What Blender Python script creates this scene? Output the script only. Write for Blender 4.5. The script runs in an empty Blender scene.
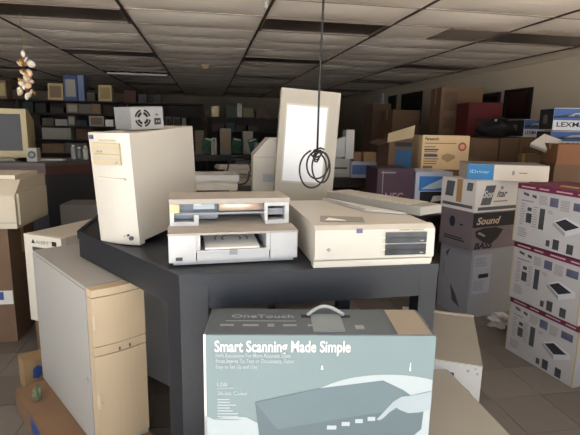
import bpy, bmesh, math, random
from mathutils import Vector, Matrix

random.seed(7)
SC = bpy.context.scene
COL = SC.collection
R = math.radians

# ------------------------------------------------------------------ camera
F_PX, CAM_Z = 470.0, 1.45
YAW, PITCH, ROLL = R(9.95), R(10.8), R(1.12)
cam_d = Vector((math.sin(YAW) * math.cos(PITCH), math.cos(YAW) * math.cos(PITCH), -math.sin(PITCH)))
_r = Vector((math.cos(YAW), -math.sin(YAW), 0))
_u = _r.cross(cam_d)
cam_r = _r * math.cos(ROLL) + _u * math.sin(ROLL)
cam_u = -_r * math.sin(ROLL) + _u * math.cos(ROLL)
cd = bpy.data.cameras.new('camera')
cd.sensor_width = 36.0
cd.lens = F_PX / 580.0 * 36.0
cd.clip_start = 0.05
cam = bpy.data.objects.new('camera', cd)
COL.objects.link(cam)
cam.matrix_world = Matrix.Translation((0, 0, CAM_Z)) @ Matrix((cam_r, cam_u, -cam_d)).transposed().to_4x4()
SC.camera = cam

# ------------------------------------------------------------------ light: daylight through the shop front behind the camera
w = bpy.data.worlds.new('sky')
SC.world = w
w.use_nodes = True
nt = w.node_tree
bg = nt.nodes['Background']
bg.inputs[0].default_value = (0.80, 0.90, 1.0, 1)      # bright hazy daylight outside the shop front
bg.inputs[1].default_value = 1.5
sd = bpy.data.lights.new('sun_offscreen', 'SUN')
sd.energy = 46.0
sd.angle = R(0.6)
sd.color = (1.0, 0.985, 0.96)
sun = bpy.data.objects.new('sun_offscreen', sd)
COL.objects.link(sun)
sun.rotation_euler = (R(50), 0, R(-38))                   # high sun in front of the shop
SC.view_settings.view_transform = 'Standard'
SC.view_settings.look = 'None'
SC.view_settings.gamma = 1.0
SC.view_settings.use_curve_mapping = False
SC.view_settings.exposure = 0.94


# ------------------------------------------------------------------ helpers
def ray(x, y):
    return cam_r * ((x - 290) / F_PX) - cam_u * ((y - 217.5) / F_PX) + cam_d


def atz(x, y, z):
    v = ray(x, y)
    return v * ((z - CAM_Z) / v.z) + Vector((0, 0, CAM_Z))


def aty(x, y, Y):
    v = ray(x, y)
    return v * (Y / v.y) + Vector((0, 0, CAM_Z))


def atx(x, y, X):
    v = ray(x, y)
    return v * (X / v.x) + Vector((0, 0, CAM_Z))


def lin(c):
    return tuple(((v / 255) / 12.92 if v / 255 <= 0.04045 else ((v / 255 + 0.055) / 1.055) ** 2.4) for v in c) + (1,)


MATS = {}


def mat(col, rough=0.5, var=0.10, scale=9.0, bump=0.0, metal=0.0, bscale=60.0, spec=0.4):
    """procedural material: base colour with noise variation, fine bump"""
    key = (tuple(col), rough, var, scale, bump, metal, bscale)
    if key in MATS:
        return MATS[key]
    m = bpy.data.materials.new('m_%d_%d_%d' % tuple(int(c) for c in col))
    m.use_nodes = True
    t = m.node_tree
    b = t.nodes['Principled BSDF']
    c = lin(col)
    b.inputs['Roughness'].default_value = rough
    b.inputs['Metallic'].default_value = metal
    b.inputs['Specular IOR Level'].default_value = spec
    tc = t.nodes.new('ShaderNodeTexCoord')
    n = t.nodes.new('ShaderNodeTexNoise')
    n.inputs['Scale'].default_value = scale
    n.inputs['Detail'].default_value = 4
    t.links.new(tc.outputs['Object'], n.inputs['Vector'])
    mix = t.nodes.new('ShaderNodeMix')
    mix.data_type = 'RGBA'
    mix.inputs[6].default_value = tuple(max(0, v * (1 - var)) for v in c[:3]) + (1,)
    mix.inputs[7].default_value = tuple(min(1, v * (1 + var)) for v in c[:3]) + (1,)
    t.links.new(n.outputs['Fac'], mix.inputs[0])
    t.links.new(mix.outputs[2], b.inputs['Base Color'])
    if bump > 0:
        n2 = t.nodes.new('ShaderNodeTexNoise')
        n2.inputs['Scale'].default_value = bscale
        t.links.new(tc.outputs['Object'], n2.inputs['Vector'])
        bp = t.nodes.new('ShaderNodeBump')
        bp.inputs['Strength'].default_value = bump
        bp.inputs['Distance'].default_value = 0.01
        t.links.new(n2.outputs['Fac'], bp.inputs['Height'])
        t.links.new(bp.outputs['Normal'], b.inputs['Normal'])
    MATS[key] = m
    return m


def link(o, parent=None):
    COL.objects.link(o)
    if parent:
        o.parent = parent
    return o


def tag(o, label, cat, group=None):
    o['label'] = label
    o['category'] = cat
    if group:
        o['group'] = group
    return o


def thing(name, label, cat, loc=(0, 0, 0), yaw=0.0, group=None, rot=None):
    o = bpy.data.objects.new(name, None)
    link(o)
    o.empty_display_size = 0.05
    o.location = loc
    o.rotation_euler = rot if rot else (0, 0, yaw)
    return tag(o, label, cat, group)


def finish(name, bm, m, parent=None, bevel=0.0, smooth=False, segs=2):
    if bevel > 0:
        bmesh.ops.bevel(bm, geom=[e for e in bm.edges if e.is_manifold and e.calc_face_angle(0) > 0.6], offset=bevel, segments=segs,
                        profile=0.6, affect='EDGES', clamp_overlap=True)
    bmesh.ops.recalc_face_normals(bm, faces=bm.faces[:])
    me = bpy.data.meshes.new(name)
    bm.to_mesh(me)
    bm.free()
    if smooth:
        for p in me.polygons:
            p.use_smooth = True
    me.materials.append(m)
    o = bpy.data.objects.new(name, me)
    return link(o, parent)


def bx(bm, x0, y0, z0, x1, y1, z1):
    v = [bm.verts.new(p) for p in ((x0, y0, z0), (x1, y0, z0), (x1, y1, z0), (x0, y1, z0),
                                   (x0, y0, z1), (x1, y0, z1), (x1, y1, z1), (x0, y1, z1))]
    for f in ((0, 3, 2, 1), (4, 5, 6, 7), (0, 1, 5, 4), (1, 2, 6, 5), (2, 3, 7, 6), (3, 0, 4, 7)):
        bm.faces.new([v[i] for i in f])


def hexa(bm, pts):
    """8 points: bottom loop then top loop"""
    v = [bm.verts.new(p) for p in pts]
    for f in ((0, 3, 2, 1), (4, 5, 6, 7), (0, 1, 5, 4), (1, 2, 6, 5), (2, 3, 7, 6), (3, 0, 4, 7)):
        bm.faces.new([v[i] for i in f])


def prism(bm, poly, axis, a0, a1):
    """poly is a 2d outline; axis 'x' -> (y,z), 'y' -> (x,z), 'z' -> (x,y)"""
    def p3(p, a):
        return {'x': (a, p[0], p[1]), 'y': (p[0], a, p[1]), 'z': (p[0], p[1], a)}[axis]
    A = [bm.verts.new(p3(p, a0)) for p in poly]
    B = [bm.verts.new(p3(p, a1)) for p in poly]
    n = len(poly)
    bm.faces.new(A)
    bm.faces.new(B[::-1])
    for i in range(n):
        bm.faces.new((A[i], A[(i + 1) % n], B[(i + 1) % n], B[i]))


def cyl(bm, p0, p1, r0, r1=None, seg=16):
    p0, p1 = Vector(p0), Vector(p1)
    r1 = r0 if r1 is None else r1
    d = (p1 - p0).normalized()
    a = d.orthogonal().normalized()
    b = d.cross(a)
    A, B = [], []
    for i in range(seg):
        t = 2 * math.pi * i / seg
        o = a * math.cos(t) + b * math.sin(t)
        A.append(bm.verts.new(p0 + o * r0))
        B.append(bm.verts.new(p1 + o * r1))
    bm.faces.new(A[::-1])
    bm.faces.new(B)
    for i in range(seg):
        bm.faces.new((A[i], A[(i + 1) % seg], B[(i + 1) % seg], B[i]))


def tube(bm, pts, r, seg=8):
    pts = [Vector(p) for p in pts]
    rings = []
    prev = None
    for i, p in enumerate(pts):
        d = (pts[min(i + 1, len(pts) - 1)] - pts[max(i - 1, 0)]).normalized()
        a = d.orthogonal().normalized() if prev is None else (prev - d * prev.dot(d)).normalized()
        prev = a
        b = d.cross(a)
        rings.append([bm.verts.new(p + (a * math.cos(2 * math.pi * k / seg) + b * math.sin(2 * math.pi * k / seg)) * r)
                      for k in range(seg)])
    for q, s in zip(rings, rings[1:]):
        for k in range(seg):
            bm.faces.new((q[k], q[(k + 1) % seg], s[(k + 1) % seg], s[k]))
    bm.faces.new(rings[0][::-1])
    bm.faces.new(rings[-1])


def part(name, m, parent, boxes, bevel=0.0):
    bm = bmesh.new()
    for b in boxes:
        bx(bm, *b)
    return finish(name, bm, m, parent, bevel)


def face_matrix(face, dims):
    """local (u right, v up, n outwards) of a box face as the viewer sees it"""
    W, D, H = dims
    if face == 'F':
        return Matrix(((1, 0, 0, 0), (0, 0, -1, 0), (0, 1, 0, 0), (0, 0, 0, 1))), W, H
    if face == 'L':
        return Matrix(((0, 0, -1, 0), (-1, 0, 0, D), (0, 1, 0, 0), (0, 0, 0, 1))), D, H
    if face == 'R':
        return Matrix(((0, 0, 1, W), (1, 0, 0, 0), (0, 1, 0, 0), (0, 0, 0, 1))), D, H
    return Matrix(((1, 0, 0, 0), (0, 1, 0, 0), (0, 0, 1, H), (0, 0, 0, 1))), W, D


FINE = ('printed_text', 'band_text', 'blue_text', 'model_print', 'emblem', 'fan_opening')


def polys(name, m, parent, face, dims, plist, t=0.0008, lift=0.0):
    """flat printed shapes (thin ink or paper layers) on a face; normalised coordinates"""
    M, fw, fh = face_matrix(face, dims)
    if len(plist) > 1 and name not in FINE:
        return [polys(name, m, parent, face, dims, [p], t, lift) for p in plist][0]
    bm = bmesh.new()
    for p in plist:
        if len(p) == 4 and not hasattr(p[0], '__len__'):
            p = [(p[0], p[1]), (p[2], p[1]), (p[2], p[3]), (p[0], p[3])]
        A = [bm.verts.new(M @ Vector((q[0] * fw, q[1] * fh, lift))) for q in p]
        B = [bm.verts.new(M @ Vector((q[0] * fw, q[1] * fh, lift + t))) for q in p]
        bm.faces.new(B)
        n = len(p)
        for i in range(n):
            bm.faces.new((A[i], A[(i + 1) % n], B[(i + 1) % n], B[i]))
    o = finish(name, bm, m, parent)
    if len(plist) > 1:
        o['kind'] = 'stuff'
    return o


def text(s, m, parent, face, dims, u, v, size, xs=1.0, lift=0.0012, name='lettering', shear=0.0, bold=0.0):
    M, fw, fh = face_matrix(face, dims)
    c = bpy.data.curves.new('t', 'FONT')
    c.body = s
    c.size = size
    c.shear = shear
    c.extrude = 0.0003
    c.offset = bold
    c.resolution_u = 3
    o = bpy.data.objects.new('t', c)
    COL.objects.link(o)
    dg = bpy.context.evaluated_depsgraph_get()
    me = bpy.data.meshes.new_from_object(o.evaluated_get(dg))
    bpy.data.objects.remove(o)
    me.transform(M @ Matrix.Translation((u * fw, v * fh, lift)) @ Matrix.Diagonal((xs, 1, 1, 1)))
    me.materials.clear()
    me.materials.append(m)
    q = bpy.data.objects.new(name, me)
    return link(q, parent)


def lines(x0, y0, x1, y1, n, fill=0.55, ragged=0.25):
    """n rows of printed text as small bars"""
    out = []
    dh = (y1 - y0) / n
    for i in range(n):
        xe = x1 - (x1 - x0) * random.random() * ragged
        out.append((x0, y0 + dh * i + dh * (1 - fill) / 2, xe, y0 + dh * i + dh * (1 + fill) / 2))
    return out


def copy_thing(o, label=None):
    c = o.copy()
    link(c)
    for ch in o.children:
        k = ch.copy()
        link(k, c)
        for g in ch.children:
            link(g.copy(), k)
    if label:
        c['label'] = label
    return c


def frame_z(A, B, z):
    """base edge from two pixels on the level z -> origin, yaw, width"""
    a, b = atz(A[0], A[1], z), atz(B[0], B[1], z)
    d = b - a
    return a, math.atan2(d.y, d.x), d.length


# ------------------------------------------------------------------ palette
M_CREAM = mat((184, 180, 171), 0.42, 0.03, 5, 0.05, bscale=400)
M_CREAM_SIDE = M_CREAM
M_YELLOWED = mat((172, 160, 134), 0.45, 0.05, 6)
M_BEIGE = mat((166, 162, 154), 0.5, 0.05, 6)
M_GREIGE = mat((140, 138, 133), 0.55, 0.05, 7)
M_PUTTY = mat((190, 180, 160), 0.5, 0.05, 7)
M_WHITE = mat((196, 196, 195), 0.45, 0.03, 6)
M_PAPER = mat((232, 230, 224), 0.8, 0.03, 12)
M_GREY = mat((140, 142, 146), 0.5, 0.06, 8)
M_STEEL = mat((176, 180, 184), 0.35, 0.05, 12, metal=0.6)
M_DARKGREY = mat((66, 68, 74), 0.5, 0.08, 8)
M_BLACK = mat((30, 31, 34), 0.5, 0.1, 8)
M_HOLE = mat((14, 14, 15), 0.8, 0.1, 8)
M_SCREEN = mat((34, 35, 38), 0.35, 0.05, 4)
M_TABLE = mat((31, 35, 42), 0.42, 0.16, 7, 0.08, bscale=120)
M_WOOD_DARK = mat((40, 32, 30), 0.5, 0.2, 5)
M_WOOD_RED = mat((66, 34, 32), 0.4, 0.2, 6)
M_CARD = mat((142, 114, 88), 0.85, 0.10, 6, 0.15, bscale=30)
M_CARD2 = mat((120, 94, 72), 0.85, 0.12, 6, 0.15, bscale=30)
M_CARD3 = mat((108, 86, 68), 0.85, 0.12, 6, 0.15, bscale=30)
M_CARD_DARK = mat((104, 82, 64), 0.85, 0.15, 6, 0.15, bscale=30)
M_RED_CARD = mat((92, 34, 33), 0.8, 0.15, 6)
M_TAPE = mat((166, 130, 88), 0.35, 0.06, 10)
M_LABEL = mat((205, 203, 198), 0.7, 0.04, 20)
M_INK = mat((34, 36, 44), 0.7, 0.05, 20)
M_INK_GREY = mat((132, 130, 132), 0.7, 0.1, 20)
M_INK_BLUE = mat((44, 70, 128), 0.6, 0.15, 12)
M_BLUE = mat((40, 120, 176), 0.5, 0.08, 6)
M_PURPLE = mat((98, 34, 62), 0.6, 0.12, 8)
M_CABLE = mat((22, 22, 24), 0.45, 0.05, 20)

# ------------------------------------------------------------------ the room
CEIL, WALL_R, WALL_L, WALL_B, WALL_F = 2.425, 4.25, -8.0, 16.4, -1.1
GX0, GY0, TX, TY = -1.925, 4.46, 1.22, 0.61


def struct(name, boxes, m, parent=None):
    o = part(name, m, parent, boxes)
    o['kind'] = 'structure'
    return o


M_WALL = mat((196, 182, 160), 0.85, 0.05, 1.5, 0.1, bscale=25)
M_TILE = mat((238, 226, 212), 0.9, 0.05, 2.0, 0.25, bscale=90)
M_RUNNER = mat((70, 58, 50), 0.6, 0.1, 5)
M_TEE = mat((150, 134, 122), 0.6, 0.1, 5)
M_FLOOR = mat((104, 99, 94), 0.5, 0.10, 10)

wall_right = struct('wall_right', [(WALL_R, WALL_F, -0.12, WALL_R + 0.15, WALL_B, CEIL + 0.15)], M_WALL)
wall_left = struct('wall_left', [(WALL_L - 0.15, WALL_F, -0.12, WALL_L, WALL_B, CEIL + 0.15)], M_WALL)
wall_back = struct('wall_back', [(WALL_L - 0.15, WALL_B, -0.12, WALL_R + 0.15, WALL_B + 0.15, CEIL + 0.15)], M_WALL)
# shop front behind the camera: low sill wall, header and piers round the big window
front = []
for a, b in ((WALL_L, -6.8), (3.7, WALL_R)):
    front.append((a, WALL_F - 0.15, 0, b, WALL_F, CEIL + 0.15))
front.append((-6.8, WALL_F - 0.15, 0, 3.7, WALL_F, 0.35))
front.append((-6.8, WALL_F - 0.15, 2.32, 3.7, WALL_F, CEIL + 0.15))
struct('wall_front', front, M_WALL)
win = struct('window_1', [(-6.8, WALL_F - 0.11, 0.35, 3.7, WALL_F - 0.05, 0.40), (-6.8, WALL_F - 0.11, 2.27, 3.7, WALL_F - 0.05, 2.32)], M_STEEL)
for k in range(6):
    xx = -6.8 + 10.44 * k / 5
    part('mullion', M_STEEL, win, [(xx, WALL_F - 0.11, 0.40, xx + 0.06, WALL_F - 0.05, 2.27)])
trim = struct('trim_1', [(WALL_R - 0.02, WALL_F, CEIL - 0.085, WALL_R, WALL_B, CEIL - 0.004)], mat((186, 170, 150), 0.7, 0.05, 3))
pave = struct('ground_outside', [(-30, -32, -0.16, 30, WALL_F - 0.16, -0.06)], mat((150, 148, 146), 0.9, 0.08, 1))

# floor: slab plus vinyl tiles laid one by one in the part of the room one can see
floor = struct('floor', [(WALL_L, WALL_F, -0.12, WALL_R, WALL_B, -0.003)], M_FLOOR)
bm = bmesh.new()
bx(bm, 0.0015, 0.0015, -0.003, 0.3035, 0.3035, 0.0)
ft0 = finish('floor_tile', bm, M_FLOOR, floor)
M_FLOOR2 = mat((97, 92, 87), 0.5, 0.12, 12)
M_FLOOR3 = mat((110, 105, 100), 0.5, 0.12, 12)
ft_meshes = [ft0.data]
for mm in (M_FLOOR2, M_FLOOR3):
    me = ft0.data.copy()
    me.materials[0] = mm
    ft_meshes.append(me)
first = True
for i in range(-9, 10):
    for j in range(0, 15):
        t = ft0 if first else link(bpy.data.objects.new('floor_tile', random.choice(ft_meshes)), floor)
        first = False
        t.location = (i * 0.305, 1.22 + j * 0.305, 0)

# suspended ceiling
ceiling = struct('ceiling', [(WALL_L, WALL_F, CEIL + 0.10, WALL_R, WALL_B, CEIL + 0.15)], mat((60, 54, 50), 0.9, 0.1, 2))
I0, I1, J0, J1 = -5, 5, -9, 19
for i in range(I0, I1 + 1):
    x = GX0 + i * TX
    if x > WALL_R:
        continue
    part('grid_runner', M_RUNNER, ceiling, [(x - 0.012, WALL_F, CEIL - 0.006, x + 0.012, WALL_B, CEIL + 0.002)])
bm = bmesh.new()
bx(bm, 0.012, -0.008, CEIL - 0.003, TX - 0.012, 0.008, CEIL + 0.002)
tee0 = finish('cross_tee', bm, M_TEE, ceiling)


def tile_mesh(sag, tilt, x1=TX):
    bm = bmesh.new()
    nx, ny = 6, 6
    g = []
    for a in range(nx + 1):
        row = []
        for b in range(ny + 1):
            u, v = a / nx, b / ny
            z = CEIL + 0.004 - sag * (1 - (2 * u - 1) ** 2) * (1 - (2 * v - 1) ** 2) - tilt * v
            row.append(bm.verts.new((0.010 + (x1 - 0.02) * u, 0.006 + (TY - 0.012) * v, z)))
        g.append(row)
    for a in range(nx):
        for b in range(ny):
            bm.faces.new((g[a][b], g[a][b + 1], g[a + 1][b + 1], g[a + 1][b]))
    res = bmesh.ops.extrude_face_region(bm, geom=bm.faces[:])
    for v in [q for q in res['geom'] if isinstance(q, bmesh.types.BMVert)]:
        v.co.z = CEIL + 0.022
    return finish('ceiling_tile', bm, M_TILE, ceiling, smooth=False)


tile_src = [tile_mesh(s, t) for s, t in ((0.020, 0.0), (0.030, 0.003), (0.025, -0.002))]
tile_short = tile_mesh(0.010, 0, 0.62)
used = set()
fixtures = []
VENT = (3, 1)
tees_done = 0
for i in range(I0, I1):
    for j in range(J0, J1):
        x, y = GX0 + i * TX, GY0 + j * TY
        if x > WALL_R - 0.2:
            continue
        if y > WALL_B - 0.3:
            continue
        if tees_done == 0:
            tee0.location = (x, y, 0)
        else:
            t = link(tee0.copy())
            t.location = (x, y, 0)
        tees_done += 1
        if i % 2 == 0 and j % 4 == 0 and j >= 0 and i >= -2:
            fixtures.append((i, j, x, y))
            continue
        k = (i * 7 + j * 5) % 3
        if (i, j) == (3, 0):
            tile_short.location = (x, y, 0)
            continue
        if k in used:
            t = link(tile_src[k].copy())
        else:
            t = tile_src[k]
            used.add(k)
        t.location = (x, y, 0)

# unlit recessed light fixtures
M_DIFF = mat((74, 64, 58), 0.35, 0.12, 3)
M_FRAME = mat((112, 98, 88), 0.5, 0.06, 5)


def light_fixture(x, y, open_=False):
    if open_:
        t = thing('ceiling_light', 'open recessed ceiling light with bare tubes and a pale reflector', 'light fixture', (x, y, CEIL))
    else:
        t = thing('ceiling_light', 'unlit recessed ceiling light with dark smoky diffuser', 'light fixture', (x, y, CEIL), group='unlit recessed ceiling lights')
    a, b = TX - 0.026, TY - 0.018
    x0, y0 = 0.013, 0.009
    part('frame', M_FRAME, t, [(x0, y0, -0.012, a, y0 + 0.016, 0.01), (x0, b - 0.016, -0.012, a, b, 0.01),
                               (x0, y0 + 0.016, -0.012, x0 + 0.016, b - 0.016, 0.01), (a - 0.016, y0 + 0.016, -0.012, a, b - 0.016, 0.01)])
    part('housing', M_BEIGE if open_ else M_BLACK, t, [(x0 + 0.002, y0 + 0.002, 0.06, a - 0.002, b - 0.002, 0.075)])
    if open_:
        part('reflector', M_WHITE, t, [(x0 + 0.03, y0 + 0.40, -0.035, a - 0.03, y0 + 0.50, -0.005)], 0.004)
        for q in (0.12, 0.24):
            bm = bmesh.new()
            cyl(bm, (x0 + 0.04, y0 + q, 0.02), (a - 0.04, y0 + q, 0.02), 0.013)
            finish('tube', bm, M_WHITE, t, smooth=True)
        for q in range(7):
            part('louvre_blade', M_WHITE, t, [(x0 + 0.08 + q * 0.155, y0 + 0.03, 0.0, x0 + 0.085 + q * 0.155, y0 + 0.34, 0.035)])
    else:
        part('diffuser', M_DIFF, t, [(x0 + 0.016, y0 + 0.016, 0.006, a - 0.016, b - 0.016, 0.012)])
    return t


src = None
for i, j, x, y in fixtures:
    if (i, j) == (0, 8):
        light_fixture(x, y, True)
    elif src is None:
        src = light_fixture(x, y)
    else:
        c = copy_thing(src)
        c.location = (x, y, CEIL)
        own = {(4, 0): 'unlit dark ceiling light beside the grey air vent', (2, 0): 'unlit dark ceiling light above the hanging cable',
               (2, 4): 'unlit dark ceiling light above the upright scanner', (0, 4): 'unlit dark ceiling light in front of the open tube light',
               (4, 4): 'unlit dark ceiling light above the tall carton pile by the wall'}.get((i, j))
        if own:
            c['label'] = own
            del c['group']

# return air grille in the ceiling
vx, vy = GX0 + 3 * TX + 0.62, GY0
g = thing('air_vent', 'square grey perforated air vent set into the pale ceiling tiles', 'vent', (vx, vy, CEIL))
M_VENT = mat((128, 116, 106), 0.6, 0.1, 8)
part('vent_frame', M_VENT, g, [(0, 0.008, -0.008, 0.585, 0.03, 0.008), (0, 0.575, -0.008, 0.585, 0.598, 0.008),
                          (0, 0.03, -0.008, 0.022, 0.575, 0.008), (0.563, 0.03, -0.008, 0.585, 0.575, 0.008)])
for q in range(18):
    yy = 0.034 + q * 0.0302
    part('vent_slat', M_VENT, g, [(0.022, yy, -0.003, 0.563, yy + 0.024, 0.004)])
part('duct', M_DARKGREY, g, [(0.02, 0.03, 0.03, 0.565, 0.576, 0.04)])

# smoke detector, little slot and hooks on the ceiling
p = atz(206, 64, CEIL)
g = thing('smoke_detector', 'small amber smoke detector under the ceiling tiles', 'smoke detector', (p.x, p.y, CEIL))
bm = bmesh.new()
cyl(bm, (0, 0, 0.004), (0, 0, -0.016), 0.10, 0.095, 24)
finish('mounting_plate', bm, mat((90, 78, 68), 0.6), g, smooth=False)
bm = bmesh.new()
cyl(bm, (0, 0, -0.016), (0, 0, -0.075), 0.085, 0.040, 20)
finish('sensor_head', bm, mat((206, 176, 140), 0.5), g)
p = atz(266, 0.5, CEIL)
g = thing('ceiling_hook', 'small white hook clipped to a ceiling runner', 'hook', (p.x, p.y, CEIL - 0.006))
bm = bmesh.new()
tube(bm, [(0, 0, 0), (0, 0, -0.02), (0.012, 0, -0.035), (0, 0, -0.05), (-0.012, 0, -0.038)], 0.004)
finish('hook_wire', bm, M_WHITE, g)
part('clip', M_WHITE, g, [(-0.02, -0.012, -0.004, 0.02, 0.012, 0.0)], 0.001)


# dark posters and a doorway on the right hand wall
def wall_panel(name, label, cat, xy0, xy1, border, m_in, m_fr, z0=None):
    a = atx(xy0[0], xy0[1], WALL_R)
    b = atx(xy1[0], xy1[1], WALL_R)
    ya, yb = min(a.y, b.y), max(a.y, b.y)
    za, zb = min(a.z, b.z), max(a.z, b.z)
    if z0 is not None:
        za = z0
    W, H = yb - ya, zb - za
    t = thing(name, label, cat, (WALL_R - 0.001, ya, za))
    part('frame', m_fr, t, [(-0.03, 0, 0, 0, border, H), (-0.03, W - border, 0, 0, W, H), (-0.03, border, 0, 0, W - border, border),
                            (-0.03, border, H - border, 0, W - border, H)], 0.003)
    part('panel', m_in, t, [(-0.012, border, border, 0, W - border, H - border)])
    return t, W, H


M_PICTURE = mat((46, 26, 26), 0.25, 0.5, 2.5)
M_PFRAME = mat((28, 20, 18), 0.4, 0.2, 6)
wall_panel('framed_picture', 'large dark framed picture hanging right of the other on the cream wall', 'picture', (534, 87), (503.5, 121), 0.05, M_PICTURE, M_PFRAME)
wall_panel('framed_picture', 'dark framed picture partly behind the red carton on the cream wall', 'picture', (501.5, 92), (479, 122), 0.05, M_PICTURE, M_PFRAME)
wall_panel('framed_picture', 'black framed panel above the tall brown cartons far along the wall', 'picture', (423, 91), (401, 125), 0.05, M_BLACK, M_PFRAME)
wall_panel('framed_picture', 'narrow black framed panel beside the white post on the wall', 'picture', (397, 95), (388, 125), 0.05, M_BLACK, M_PFRAME)
a = atx(384.5, 93, WALL_R)
pst = part('white_post', M_WHITE, None, [(0, 0, 0, 0.06, 0.16, 2.32)], 0.005)
pst.location = (WALL_R - 0.065, a.y, 0)
tag(pst, 'narrow white post against the far right wall', 'post')

# ------------------------------------------------------------------ big black table
TZ = 0.95
tA, tB, tC = atz(179, 276, TZ), atz(77, 231, TZ), atz(439, 264, TZ)
tbl = thing('black_table', 'big black display table with raised rim, carrying the old computers', 'table', (tA.x, tA.y, 0))
def L(p):
    return (p[0] - tA.x, p[1] - tA.y)
poly = [L((tA.x, tA.y)), L((tC.x, tC.y)), L((tC.x + 0.05, 2.92)), L((tB.x, 2.92)), L((tB.x, tB.y))]
c0 = Vector((sum(q[0] for q in poly) / 5, sum(q[1] for q in poly) / 5))
bm = bmesh.new()
prism(bm, poly, 'z', TZ - 0.035, TZ - 0.004)
finish('table_top', bm, M_TABLE, tbl, 0.004)
def inset(pl, d):
    out = []
    n = len(pl)
    for i in range(n):
        p0, p1, p2 = Vector(pl[i - 1]), Vector(pl[i]), Vector(pl[(i + 1) % n])
        e1, e2 = (p1 - p0).normalized(), (p2 - p1).normalized()
        n1, n2 = Vector((-e1.y, e1.x)), Vector((-e2.y, e2.x))
        b = (n1 + n2).normalized()
        out.append(tuple(p1 + b * (d / max(0.2, b.dot(n1)))))
    return out
inn = inset(poly, 0.022)
for i in range(5):
    j = (i + 1) % 5
    bm = bmesh.new()
    prism(bm, [poly[i], poly[j], inn[j], inn[i]], 'z', TZ - 0.004, TZ + 0.001)
    finish('rim', bm, M_TABLE, tbl, 0.001)
ap0, ap1 = inset(poly, 0.006), inset(poly, 0.03)
for i in range(5):
    j = (i + 1) % 5
    bm = bmesh.new()
    prism(bm, [ap0[i], ap0[j], ap1[j], ap1[i]], 'z', TZ - 0.125, TZ - 0.035)
    finish('apron', bm, M_TABLE, tbl, 0.003)
# legs: wide corner boards
i1 = inset(poly, 0.002)
def leg(pl):
    bm = bmesh.new()
    prism(bm, pl, 'z', 0, TZ - 0.035)
    finish('leg', bm, M_TABLE, tbl, 0.004)
eL = (Vector(i1[4]) - Vector(i1[0])).normalized()
q0 = Vector(i1[0])
nin = Vector((eL.y, -eL.x))
leg([tuple(q0), tuple(q0 + Vector((0.095, 0))), tuple(q0 + Vector((0.095, 0.06))), tuple(q0 + eL * 0.09 + nin * 0.03), tuple(q0 + eL * 0.09)])
q0 = Vector(i1[1])
leg([(q0.x - 0.07, q0.y), (q0.x, q0.y), (q0.x, q0.y + 0.08), (q0.x - 0.07, q0.y + 0.08)])
for k, sx in ((2, -1), (3, 1)):
    q0 = Vector(i1[k])
    leg([(q0.x, q0.y), (q0.x + sx * 0.08, q0.y), (q0.x + sx * 0.08, q0.y - 0.08), (q0.x, q0.y - 0.08)][::(1 if sx < 0 else -1)])
TT = TZ + 0.001


# ------------------------------------------------------------------ computers
def tower_pc(name, label, loc, yaw, W, D, H, mfront, mside, style='tower', group=None):
    t = thing(name, label, 'computer', loc, yaw, group)
    part('case', mside, t, [(0.004, 0.03, 0.012, W - 0.004, D, H - 0.004)], 0.006)
    bm = bmesh.new()
    # bezel with a gently bowed face
    n = 8
    pl = [(W * k / n, -0.0 - 0.012 * math.sin(math.pi * k / n)) for k in range(n + 1)]
    prism(bm, pl + [(W, 0.034), (0, 0.034)], 'z', 0.0, H)
    finish('front_bezel', bm, mfront, t, 0.004)
    return t


# cream tower on the table
tw0, tw1 = atz(101, 240.5, TT), atz(148, 244.5, TT)
tyaw, ttilt = R(-31), R(4.6)
TW, TD, TH = 0.208, 0.46, 0.466
tow = tower_pc('tower_computer', 'tall cream tower computer with two drive bays on the black table', (tw0.x, tw0.y, TT + 0.001), tyaw, TW, TD, TH, M_CREAM, M_CREAM_SIDE)
tow.rotation_euler = (ttilt, 0, tyaw)
for xx in (0.02, TW - 0.06):
    part('rear_foot', M_CREAM_SIDE, tow, [(xx, TD - 0.06, -0.031, xx + 0.04, TD - 0.02, 0.014)], 0.003)
dim = (TW, TD, TH)
def bay(parent, name, x0, z0, x1, z1, m, y=-0.014, dep=0.02, bev=0.002):
    return part(name, m, parent, [(x0, y - 0.003, z0, x1, y + dep, z1)], bev)
b1 = bay(tow, 'drive_bay', 0.028, 0.385, 0.165, 0.425, M_YELLOWED)
part('slot', M_BEIGE, b1, [(0.040, -0.0185, 0.404, 0.155, -0.016, 0.407)])
part('button', M_INK_GREY, b1, [(0.052, -0.0195, 0.390, 0.062, -0.016, 0.395), (0.070, -0.0195, 0.390, 0.078, -0.016, 0.395)])
b2 = bay(tow, 'drive_bay', 0.028, 0.338, 0.165, 0.380, M_YELLOWED)
part('slot', M_BEIGE, b2, [(0.040, -0.0185, 0.362, 0.155, -0.016, 0.365)])
part('button', M_INK_GREY, b2, [(0.140, -0.0195, 0.346, 0.150, -0.016, 0.351)])
b3 = bay(tow, 'floppy_slot', 0.040, 0.276, 0.176, 0.284, mat((190, 184, 170), 0.5))
bay(tow, 'badge', 0.012, 0.440, 0.030, 0.456, mat((70, 74, 104), 0.4), y=-0.008)
polys('model_print', mat((176, 160, 116), 0.6), tow, 'F', dim, lines(0.30, 0.925, 0.72, 0.945, 1, 0.6, 0), lift=0.0135)
bm = bmesh.new()
cyl(bm, (0.174, -0.004, 0.030), (0.174, -0.014, 0.030), 0.009)
finish('power_button', bm, M_DARKGREY, tow)
bm = bmesh.new()
cyl(bm, (0.160, -0.006, 0.042), (0.160, -0.014, 0.042), 0.005)
finish('reset_button', bm, M_DARKGREY, tow)
bm = bmesh.new()
cyl(bm, (0.140, -0.006, 0.036), (0.140, -0.013, 0.036), 0.005)
finish('key_lock', bm, M_BEIGE, tow)

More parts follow.
